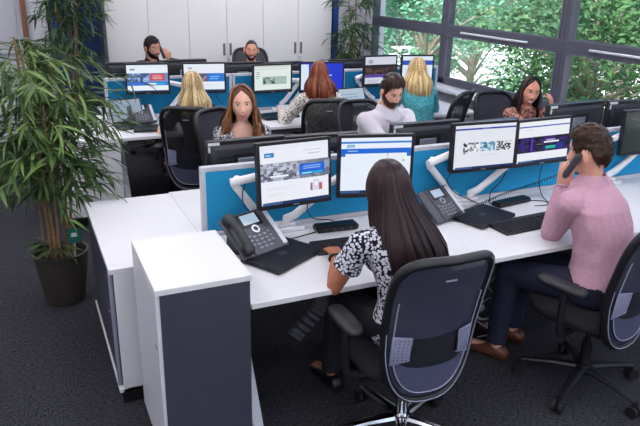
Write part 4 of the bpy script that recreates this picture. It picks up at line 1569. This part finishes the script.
def person(label, loc, rz, sp):
    """sp: dictionary of build, pose and clothes; everything in the person's own frame unless marked world"""
    g = sp.get
    fem = g('fem', False)
    s = g('s', 1.0)
    t = thing('person', label, 'person', (loc[0], loc[1], 0), rz)
    Wm = Matrix.Translation((loc[0], loc[1], 0)) @ Matrix.Rotation(rz, 4, 'Z')
    inv = Wm.inverted()
    hz = g('hz', .56)
    lx, ly = g('lean', (0, .06))
    N = Vector((lx, ly, hz + .49 * s))
    vox = g('vox', .008)
    # --- torso rings
    prof_m = [(-.17, .13, .10), (-.08, .165, .118), (.08, .168, .12), (.25, .155, .112), (.45, .15, .11), (.65, .165, .115), (.82, .172, .112), (.93, .145, .092), (1.0, .085, .07), (1.05, .06, .058)]
    prof_f = [(-.24, .13, .10), (-.17, .15, .112), (-.08, .172, .125), (.08, .168, .122), (.28, .135, .10), (.45, .130, .098), (.65, .142, .112), (.82, .150, .105), (.93, .125, .082), (1.0, .072, .060), (1.05, .05, .048)]
    prof = prof_f if fem else prof_m
    bk = g('bulk', 1.0)

    def sp_pt(f):
        u = max(0, f)
        return Vector((lx * u ** 1.2, ly * u ** 1.3 - .035 * math.sin(PI * min(1, u)), hz + (N.z - hz) * f))

    def torso(mb, inf, f1=1.05, f0=-.171):
        rings = []
        for f, hw, hd in prof:
            if f > f1 + 1e-6 or f < f0:
                continue
            c = sp_pt(f)
            rings.append([c + Vector((math.cos(2 * PI * i / 24) * (hw * s * bk + inf), math.sin(2 * PI * i / 24) * (hd * s * bk + inf), 0)) for i in range(24)])
        mb.loft(rings)
        if fem:
            for q in (-1, 1):
                c = sp_pt(.66)
                mb.ball(c + Vector((q * .066, .085 * s, -.0)), .052 + inf, 12)
    shw = (.162 if fem else .188) * s * g('shw', 1.0)
    sh = {}
    for q, nm in ((-1, 'L'), (1, 'R')):
        sh[nm] = N + Vector((q * shw, g('sh' + nm, (0, 0, 0))[1], -.065 * s + g('sh' + nm, (0, 0, 0))[2]))
        sh[nm].x += g('sh' + nm, (0, 0, 0))[0]
    hy, hp, hr = [R(a) for a in g('head', (0, 0, 0))]
    hc = N + Vector(g('hoff', (0, .03, .158 * s)))
    HM = Matrix.Translation(hc) @ Matrix.Rotation(hy, 4, 'Z') @ Matrix.Rotation(hp, 4, 'X') @ Matrix.Rotation(hr, 4, 'Y') @ Matrix.Scale(g('hs', .97 if fem else 1.0), 4)
    body = MB()
    torso(body, 0)
    nr = .044 if fem else .054
    capsule(body, [N - Vector((0, .0, .05)), N + Vector((0, .005, .03)), HM @ Vector((0, -.018, -.06))], [nr * 1.15, nr, nr * .98])
    for q in ('L', 'R'):
        capsule(body, [N + Vector((0, -.01, -.02)), sh[q] + Vector((0, 0, .008))], [.045 * s, .045 * s])
    # head with nose and ears
    shell(body, HM, lambda d: 0, fem)
    capsule(body, [HM @ Vector((0, .084, .012)), HM @ Vector((0, .102, -.032))], [.0075, .0115 if not fem else .0098], 8)
    for q in (-1, 1):
        body.ball((0, 0, 0), .0085, 8, M=HM @ Matrix.Translation((q * .011, .096, -.037)))
        body.ball((0, 0, 0), (.009, .018, .028) if fem else (.012, .022, .034), 10, M=HM @ Matrix.Translation((q * (.072 if fem else .081), -.010, -.006)) @ Matrix.Rotation(R(-q * 18), 4, 'Z'))
    # arms
    al, bl = .285 * s, .25 * s
    arms = {}
    for q, nm in ((-1, 'L'), (1, 'R')):
        tg = inv @ Vector(g('hand' + nm))          # wrist target, world
        pole = inv.to_3x3() @ Vector(g('pole' + nm, (q * .6, -.4, -.7)))
        E, W = ik(sh[nm], tg, al, bl, pole)
        arms[nm] = (sh[nm], E, W)
        ra = .046 if fem else .054
        capsule(body, [sh[nm], sh[nm].lerp(E, .4), E], [ra * s, ra * .92 * s, ra * .76 * s])
        capsule(body, [E, E.lerp(W, .35), W], [ra * .76 * s, ra * .76 * s, ra * .50 * s])
        hd = g('hd' + nm)
        hd = (inv.to_3x3() @ Vector(hd)) if hd else (W - E)
        hn = g('hn' + nm, (0, 0, 1))
        hn = inv.to_3x3() @ Vector(hn)
        hand(body, W, hd, hn, q, g('curl' + nm, .3), s=.95 if fem else 1.05, thumb=g('thumb' + nm, .5))
    # legs
    legs = {}
    kx, ky = g('knee', (.11, .42))
    for q in (-1, 1):
        hp_ = Vector((q * .088, .0, hz - .005))
        kn = Vector((q * kx + g('kshift', 0), ky * s, hz - .02))
        an = Vector((q * kx + g('kshift', 0) * 1.1, ky * s + g('shin', .04), .10))
        legs[q] = (hp_, kn, an)
        capsule(body, [hp_, hp_.lerp(kn, .5), kn], [.082 * s, .075 * s, .056 * s])
        capsule(body, [kn, kn.lerp(an, .35), an], [.056 * s, .055 * s, .036 * s])
        capsule(body, [an + Vector((0, -.03, -.05)), an + Vector((0, .14, -.062))], [.034, .03])
    sk = g('skin')
    bo = solid('body', body, vox, g('it', 3), sk, t, fac=.45)
    bvh = BVHTree.FromPolygons([v.co.copy() for v in bo.data.vertices], [tuple(p.vertices) for p in bo.data.polygons])
    # --- clothes
    top = MB()
    inf = g('inf', .013)
    torso(top, inf, g('topf', 1.0), -.25)
    sl = g('sleeve', 'long')
    for nm in ('L', 'R'):
        S, E, W = arms[nm]
        capsule(top, [N + Vector((0, -.012, -.035)), S + Vector((0, 0, .006))], [.045 * s + inf * .6, .047 * s + inf * .8])
        ra = (.046 if fem else .054) * s
        if sl == 'long':
            capsule(top, [S, S.lerp(E, .4), E], [ra + inf, ra * .95 + inf, ra * .80 + inf])
            capsule(top, [E, E.lerp(W, .4), E.lerp(W, .93)], [ra * .80 + inf, ra * .74 + inf * .95, ra * .56 + inf * .9])
        elif sl == 'short':
            top.tube([S, S.lerp(E, .35), S.lerp(E, g('slen', .72))], [ra + inf, ra + inf * 1.2, ra + inf * g('sflare', 1.5)], 12)
            top.ball(S, ra + inf, 12)
        else:
            top.ball(S, ra + inf, 12)
    cut = [(N + Vector(c), r) for c, r in g('cut', [])]
    to = solid(g('topname', 'shirt'), top, vox, g('itc', 3), g('top'), t, cut)
    pan = MB()
    pz = [(-.20, .12, .10), (-.1, .172, .125), (.05, .176, .128), (.12, .172, .122)]
    pan.loft([[sp_pt(f) + Vector((math.cos(2 * PI * i / 20) * (hw * s * bk + .010), math.sin(2 * PI * i / 20) * (hd * s * bk + .010), 0)) for i in range(20)] for f, hw, hd in pz])
    for q in (-1, 1):
        hp_, kn, an = legs[q]
        capsule(pan, [hp_, hp_.lerp(kn, .5), kn], [.096 * s, .086 * s, .068 * s])
        pan.tube([kn, kn.lerp(an, .4), an + Vector((0, 0, .0))], [.068 * s, .066 * s, .056 * s], 12)
        pan.ball(kn, .067 * s, 12)
    solid('trousers', pan, .012, 3, g('pants'), t)
    for q in (-1, 1):
        an = legs[q][2]
        sh_ = MB()
        prof_s = ((-.075, .03, .045), (-.05, .036, .062), (.02, .036, .060), (.10, .042, .045), (.16, .040, .036), (.195, .024, .028))
        rings = []
        for dy, hw, h in prof_s:
            rings.append([(an.x + hw * math.cos(2 * PI * i / 12), an.y + dy, .002 + max(0, (h / 2 + h / 2 * math.sin(2 * PI * i / 12)) * 1.4)) for i in range(12)])
        sh_.loft(rings)
        sh_.build('shoe', g('shoes', BLACKP), t, smooth=70)
    # --- face
    R3 = HM.to_3x3().normalized()
    R4 = R3.to_4x4()

    def face(x, z_, lift=0):
        o = HM @ Vector((x, .25, z_))
        dr_ = R3 @ Vector((0, -1, 0))
        h = bvh.ray_cast(o, dr_)
        p = h[0] if h[0] else HM @ Vector((x, .09, z_))
        return p - dr_ * lift
    if g('face', True):
        eyem = mat('eye_white', '#e4e2e0', .3)
        irm = mat('iris_dark', '#20160f', .2)
        browm = g('brow') or g('hairm')
        for q in (-1, 1):
            c = face(q * .031, .006, -.001)
            e = MB().ball((0, 0, 0), (.0135, .0045, .0058 * g('eye', 1.0)), 12, M=Matrix.Translation(c) @ R4).build('eye', eyem, t)
            MB().ball((0, 0, 0), (.0056, .003, .0056 * min(1, g('eye', 1.0))), 10, M=Matrix.Translation(face(q * .031 + g('gaze', 0), .006, .0028)) @ R4).build('iris', irm, e)
            MB().tube([face(q * (.031 + .0155 * k / 3), .006 + (.0065 - .0007 * k * k) * g('eye', 1.0), .001) for k in range(-3, 4)], [.0008, .0014, .0017, .0018, .0017, .0014, .0008], 5).build('eyelashes', mat('lash_dark', '#1c1410', .6), e)
            MB().tube([face(q * (.033 + .019 * k / 3), .026 + g('browz', 0) - .0008 * k * k, .001) for k in range(-3, 4)], [.0016, .0026, .003, .003, .0027, .0021, .001], 6).build('eyebrow', browm, t)
        lm = mat('lip_' + sk.name, g('lip', '#a5605a'), .4)
        smi = g('smile', .3)
        bl_ = g('mlift', 0)
        wd = .023 + .007 * smi
        xs = [wd * k / 5 for k in range(-5, 6)]

        def mz(x, o):
            return -.068 + o + .013 * smi * (x / wd) ** 2
        op = .007 * max(0, smi - .65) / .35
        up = MB().tube([face(x, mz(x, .0028 + op * (1 - (x / wd) ** 2)), bl_) for x in xs], [.0012, .0028, .0035, .0038, .004, .0036, .004, .0038, .0035, .0028, .0012], 6)
        up.tube([face(x, mz(x, -.0036 - op * 1.2 * (1 - (x / wd) ** 2)), bl_) for x in xs], [.001, .003, .0042, .0048, .005, .005, .005, .0048, .0042, .003, .001], 6)
        mo = up.build('lips', lm, t, smooth=70)
        if op > 0:
            th = MB().tube([face(x * .86, mz(x * .86, 0), bl_ - .0005) for x in xs], [.001 + .006 * (1 - (x / wd) ** 2) * op / .007 for x in xs], 6, sq=(1, .5))
            th.build('teeth', mat('teeth', '#eeeae4', .3), mo, smooth=70)
    # --- hair
    hk = g('hair')
    hm = g('hairm')
    if hk == 'short':
        hb = shell(MB(), HM, short_hair(*g('hairp', (.012, .022))), fem, .006, 70, sphere_dirs(84, 60))
        ho = hb.build('hair', hm, t, smooth=80)
        # short tufts give the cut its texture
        rg = random.Random(g('seed', 3))
        tf = MB()
        fo = short_hair(*g('hairp', (.012, .022)))
        for k in range(420):
            d = Vector((rg.gauss(0, 1), rg.gauss(0, 1), rg.gauss(0, 1))).normalized()
            o = fo(d)
            if o < .008:
                continue
            p = head_pt(d, fem) + d * (o - .003)
            tng = (Vector((0, .6, -.5)) if d.z > .45 else Vector((0, -.3, -1)))
            tng = (tng - d * tng.dot(d)).normalized()
            e1 = p + tng * .016 + d * .003
            e2 = p + tng * .030 + d * .0005
            tf.tube([HM @ p, HM @ e1, HM @ e2], [.003, .0028, .0006], 4)
        tf.build('hair_tufts', hm, ho, smooth=70)
    elif hk == 'shaved':
        shell(MB(), HM, short_hair(.0025, .003, .62), fem, .0005, 80).build('hair', hm, t, smooth=80)
    elif hk == 'long':
        long_hair(HM, fem, N.z + g('hend', -.15), hm, t, **g('hairk', {}))
    if g('beard'):
        shell(MB(), HM, beard_off(g('beard')), fem, .004, 90, sphere_dirs(84, 60)).build('beard', g('beardm') or hm, t, smooth=80)
    if g('collar'):
        cl = MB()
        rings = []
        nr2 = nr + .012
        for rr_, zz_, in ((nr2 + .040, -.035), (nr2 + .014, .022), (nr2 + .006, .045), (nr2 + .002, .045), (nr2 + .002, -.01)):
            ring = []
            for i in range(28):
                a = 2 * PI * i / 28
                fr = max(0, math.cos(a))
                ring.append(N + Vector((math.sin(a) * rr_, math.cos(a) * rr_ * 1.05 + .008, zz_ - .030 * fr ** 3 + .01 * (1 - fr))))
            rings.append(ring)
        cl.loft(rings, cap=False)
        cl.build('collar', g('top'), to, smooth=60)
    return t, dict(N=N, HM=HM, Wm=Wm, arms=arms, bvh=bvh, face=face)


SK1 = skin_mat('skin_light', '#dba58f', '#e6b5a0')
SK2 = skin_mat('skin_rosy', '#d79b85', '#e2ab96')
SK3 = skin_mat('skin_tan', '#a8694e', '#b67659')
SK4 = skin_mat('skin_warm', '#cd8b74', '#d99b85')
SK5 = skin_mat('skin_olive', '#b07a65', '#c08a74')
H_BLACKBROWN = hair_mat('hair_dark_brown', '#170c0d', '#251518', '#3c2326')
H_BROWN = hair_mat('hair_brown', '#331d14', '#653f29', '#a4744c')
H_BLONDE = hair_mat('hair_blonde', '#8a6a3e', '#c9a56a', '#efd9a6')
H_BLOND2 = hair_mat('hair_ash_blonde', '#6a5232', '#ab8c5c', '#e2cb9c')
H_AUBURN = hair_mat('hair_auburn', '#3a150c', '#6a2c17', '#94502e')
H_DARK = hair_mat('hair_near_black', '#0d0808', '#1c1110', '#33211e')
H_SHORTBR = hair_mat('hair_short_brown', '#26150c', '#4c2e1b', '#744c2e')
H_BEARD = hair_mat('beard_ginger', '#2e170e', '#53301f', '#7a4a31')
H_BLACK = hair_mat('hair_black', '#080607', '#120d0d', '#221a19')

FLORAL = ramp_mat('black_white_floral', 'voronoi', 74, [(.0, '#d9d8e2'), (.50, '#cfcedb'), (.57, '#15141c'), (1, '#101018')], .8)
MOTTLE = ramp_mat('grey_mottled_knit', 'noise', 60, [(.40, '#26262e'), (.50, '#77777f'), (.60, '#d0d0d4')], .9, detail=5)
LEOP = ramp_mat('white_leopard_print', 'voronoi', 62, [(.0, '#1a1715'), (.30, '#241f1c'), (.40, '#cfc8c0'), (1, '#ddd8d2')], .85)
LEOD = ramp_mat('dark_leopard_print', 'voronoi', 55, [(.0, '#1a1214'), (.34, '#2a181a'), (.44, '#a06a5e'), (1, '#c08d7c')], .85)
TEALP = ramp_mat('teal_dotted_knit', 'voronoi', 90, [(.0, '#9ccfd2'), (.30, '#7fbcc2'), (.42, '#3f9aa4'), (1, '#3a929c')], .85)
PINK = mat('pink_cotton', '#c094a5', .85, noise=.05, nscale=14, bump=.7, bscale=11, bdist=.03)
PALE = mat('pale_lilac_cotton', '#cbc4cb', .85, noise=.03, nscale=14, bump=.6, bscale=12, bdist=.025)
BLKC = mat('black_cotton', '#15141a', .9, noise=.12, nscale=60, bump=.15, bscale=30)
NAVY = mat('navy_cotton', '#171a33', .85, noise=.1, nscale=30, bump=.2, bscale=25)
JEAN = mat('dark_trouser_cloth', '#17171f', .9, noise=.1)
BROWNL = mat('brown_leather', '#5c2f20', .4, noise=.2, nscale=20)

# --- the dark-haired woman at the near desk
make_chair('slate mesh office chair with lumbar plates and chrome base, nearest the camera', (1.41, 2.09, 0), R(-3), MESHM, 1, CHROME, spin=R(100))
_, q1 = person('woman with long dark hair in a black and white floral dress, seated typing', (1.44, 2.15), R(6), dict(
    fem=True, s=.94, skin=SK3, lean=(-.075, .06), head=(3, -10, 0), vox=.0065,
    handL=(1.25, 2.49, .785), hdL=(.22, 1, -.06), hnL=(0, .1, 1), poleL=(-.5, -.6, -.6), curlL=.28, handR=(1.60, 2.56, .785), hdR=(-.1, 1, -.1), poleR=(.8, -.5, -.5),
    top=FLORAL, topname='dress', sleeve='short', slen=.50, sflare=1.9, pants=JEAN, face=True, brow=H_DARK, hair='long', hairm=H_BLACKBROWN, hend=-.33,
    hairk=dict(n=900, seed=5, push=.04, spread=.012, drift=(.10, -.03), gather=.25, wid=.0062, amp=.017, zfront=.90, back=.075), cut=[((0, .06, .03), (.085, .07, .06))]))
# bracelet on her left wrist
S_, E_, W_ = q1['arms']['L']
d_ = (W_ - E_).normalized()
nn_ = d_.orthogonal().normalized()
bb_ = d_.cross(nn_)
br = MB()
c_ = E_.lerp(W_, .86)
br.tube([c_ + (nn_ * math.cos(2 * PI * k / 20) + bb_ * math.sin(2 * PI * k / 20)) * .029 for k in range(20)], .005, 6, M=q1['Wm'], close=True, sq=(1, 1.6))
tag(br.build('bracelet', BLACKP), 'black bracelet on the dark-haired woman\'s left wrist', 'bracelet')

# --- the man phoning in the pink shirt
make_chair('dark mesh office chair with black base under the pink-shirted man', (2.51, 2.07, 0), R(12), MESHM, 1, BLACKP, spin=R(49))
_, q2 = person('man with short brown hair in a pink shirt, phone at his ear', (2.57, 2.13), R(28), dict(
    s=1.0, hs=1.06, skin=SK2, lean=(.075, .13), head=(-4, -8, 0), vox=.0065, shL=(0, .03, .0),
    handL=(2.585, 2.47, .965), hdL=(-.02, -.12, 1), hnL=(-.80, -.45, .0), poleL=(-.75, -.6, -1.1), curlL=.5, thumbL=.9, handR=(2.92, 2.66, .79), hdR=(-.1, 1, 0), poleR=(.7, -.4, -.6),
    top=PINK, topname='shirt', sleeve='long', pants=NAVY, shoes=BROWNL, hair='short', hairm=H_SHORTBR, hairp=(.011, .024, .50, -.50), collar=True, topf=1.0, lip='#a0625a', smile=.2, knee=(.12, .42), shin=.02, bulk=1.14, shw=1.08, inf=.016, itc=4))
# handset in his left hand
S_, E_, W_ = q2['arms']['L']
HMw = q2['Wm'] @ q2['HM']
ear = HMw @ Vector((-.096, .022, -.016))
mouth = HMw @ Vector((-.076, .092, -.115))
ax = (mouth - ear).normalized()
hs = MB()
e0, e1 = ear - ax * .028, ear + ax * .125
hs.tube([e0, e0.lerp(e1, .12), e0.lerp(e1, .35), e0.lerp(e1, .65), e0.lerp(e1, .88), e1], [.012, .021, .018, .017, .020, .012], 12)
tag(hs.build('telephone_handset', mat('handset_grey', '#3b3b43', .42, noise=.05)), 'dark grey telephone handset held to the pink-shirted man\'s ear', 'handset')
d_ = (W_ - E_).normalized()
nn_ = d_.orthogonal().normalized()
bb_ = d_.cross(nn_)
c_ = E_.lerp(W_, .97)
wt = thing('wristwatch', 'black wristwatch on the pink-shirted man\'s left wrist', 'watch', (0, 0, 0))
MB().tube([c_ + (nn_ * math.cos(2 * PI * k / 20) + bb_ * math.sin(2 * PI * k / 20)) * .034 for k in range(20)], .006, 6, M=q2['Wm'], close=True, sq=(.6, 1.8)).build('strap', BLACKP, wt)
cw = q2['Wm'] @ c_
out = Vector((-.75, -.55, .1)).normalized()
MB().cyl(cw + out * .030, cw + out * .042, .018, n=16).build('watch_case', mat('watch_dark', '#0b0b10', .2), wt)

# --- the brown-haired girl across the desk
make_chair('charcoal fabric office chair behind the brown-haired girl', (1.43, 4.46, 0), R(212), FABG, 0, BLACKP, lift=.02)
person('girl with wavy brown hair in a grey mottled top, smiling at the camera', (1.395, 4.36), R(172), dict(
    fem=True, s=.95, hz=.55, skin=SK1, lean=(0, .05), head=(-10, 2, 3), handL=(1.55, 3.84, .79), handR=(1.22, 3.84, .79), vox=.007, it=2,
    top=MOTTLE, sleeve='long', pants=JEAN, hair='long', hairm=H_BROWN, hend=-.10, lip='#b55a56', smile=.65, eye=.9, hs=1.03,
    hairk=dict(n=520, seed=9, push=.025, spread=.03, wave=.020, wid=.0085, amp=.018, face=1.12), cut=[((0, .075, -.02), (.085, .085, .075))]))

# --- the bearded man
make_chair('black office chair behind the bearded man', (2.58, 4.52, 0), R(184), MESHK, 0, BLACKP)
person('bearded man in a pale lilac shirt looking down at his desk', (2.52, 4.36), R(184), dict(
    s=1.02, skin=SK2, lean=(0, .10), head=(-4, -20, 3), handL=(2.72, 3.80, .79), handR=(2.34, 3.80, .79), vox=.007, it=2, hoff=(0, .055, .152),
    top=PALE, pants=JEAN, hair='short', hairm=H_SHORTBR, hairp=(.008, .030, .56), beard=.011, beardm=H_BEARD, collar=True, smile=.1, mlift=.009, lip='#8f4f45', eye=.6, bulk=1.08, seed=8))

# --- the smiling woman on the right
make_chair('charcoal fabric office chair behind the smiling phoning woman', (3.97, 4.54, 0), R(176), FABG, 0, BLACKP)
_, q5 = person('smiling woman with dark shoulder-length hair in leopard print, hand at her ear', (3.98, 4.38), R(165), dict(
    fem=True, s=.90, hz=.55, skin=SK4, lean=(.02, .08), head=(-6, -4, -8), handL=(4.12, 4.19, .99), hdL=(-.25, .05, 1), hnL=(.4, -.8, .2), poleL=(.8, -.3, -.8), curlL=.5, handR=(3.78, 3.85, .79), vox=.007, it=2,
    top=LEOD, pants=JEAN, hair='long', hairm=H_DARK, hend=-.07, lip='#b04a48', smile=1.0, eye=1.0, hs=1.04, hairk=dict(n=420, seed=13, push=.012, spread=.0, wid=.0085, amp=.010, face=1.2)))

def ear_handset(q, label):
    M_ = q['Wm'] @ q['HM']
    a_, b_ = M_ @ Vector((-.094, .01, -.01)), M_ @ Vector((-.078, .10, -.10))
    o = MB().tube([a_.lerp(b_, f) for f in (-.2, 0, .3, .7, 1.0, 1.1)], [.010, .019, .016, .016, .018, .010], 10).build('telephone_handset', mat('handset_black2', '#1a1a20', .4, noise=.05))
    tag(o, label, 'handset')


ear_handset(q5, 'black telephone handset held to the smiling woman\'s ear')
# --- back views at the rear bench
make_chair('black mesh office chair behind the blonde woman in black', (1.27, 5.22, 0), R(-26), MESHK, 1, BLACKP)
person('woman with long blonde hair in a black top, seen from behind', (1.32, 5.30), R(4), dict(
    fem=True, s=.88, hz=.55, skin=SK1, lean=(0, .07), head=(-4, -4, 0), handL=(1.10, 5.66, .79), handR=(1.60, 5.70, .79), top=BLKC, sleeve='short', pants=JEAN, face=False,
    hair='long', hairm=H_BLOND2, hend=-.12, hairk=dict(n=520, seed=17, push=.03, spread=.012, wid=.009, amp=.014)))
make_chair('black mesh office chair behind the auburn-haired woman', (2.44, 5.22, 0), R(-14), MESHK, 1, BLACKP)
person('woman with auburn hair in a spotted white blouse, seen from behind', (2.46, 5.30), R(-6), dict(
    fem=True, s=.96, hz=.55, skin=SK1, lean=(0, .06), head=(-8, -4, 0), handL=(2.24, 5.72, .79), handR=(2.70, 5.72, .79), top=LEOP, topname='blouse', sleeve='long', pants=JEAN, face=False, inf=.018,
    hair='long', hairm=H_AUBURN, hend=-.03, hairk=dict(n=480, seed=19, push=.03, spread=.02, wid=.009, amp=.014)))
make_chair('black mesh office chair turned sideways behind the woman in teal', (3.66, 5.20, 0), R(32), MESHK, 1, BLACKP)
person('woman with straight blonde hair in a teal top, seen from behind', (3.56, 5.36), R(-10), dict(
    fem=True, s=.95, hz=.55, skin=SK1, lean=(-.02, .06), head=(4, -4, 0), handL=(3.36, 5.76, .79), handR=(3.80, 5.76, .79), top=TEALP, sleeve='long', pants=JEAN, face=False, inf=.02,
    hair='long', hairm=H_BLONDE, hend=-.07, hairk=dict(n=480, seed=23, push=.03, spread=.015, wid=.009, amp=.014)))
# --- far side of the rear bench
make_chair('black office chair behind the phoning man in black', (1.42, 7.60, 0), R(180), MESHK, 0, BLACKP)
_, q9 = person('dark-bearded man in black phoning at the far desk', (1.34, 7.46), R(192), dict(
    s=1.02, hz=.58, skin=SK5, lean=(0, .08), head=(12, -6, 6), handL=(1.55, 7.36, 1.09), hdL=(-.35, 0, 1), hnL=(.5, -.7, 0), poleL=(.8, 0, -.8), curlL=.5, handR=(1.2, 6.95, .79), it=2,
    top=BLKC, pants=JEAN, hair='short', hairm=H_BLACK, hairp=(.008, .015), beard=.006, collar=True, smile=.9, mlift=.006, lip='#96524b'))
ear_handset(q9, 'black telephone handset held by the dark-bearded man at the far desk')
make_chair('black office chair rising behind the laughing man', (2.62, 7.62, 0), R(172), MESHK, 0, BLACKP, lift=.12)
person('balding laughing man half hidden behind the rear monitors', (2.545, 7.52), R(166), dict(
    s=.96, hz=.56, skin=SK4, lean=(0, .08), head=(-2, 0, -3), handL=(2.75, 6.98, .79), handR=(2.4, 6.98, .79), it=2,
    top=BLKC, pants=JEAN, hair='shaved', hairm=H_BLACK, beard=.003, smile=1.0, mlift=.003, lip='#9a4a44', eye=.6))
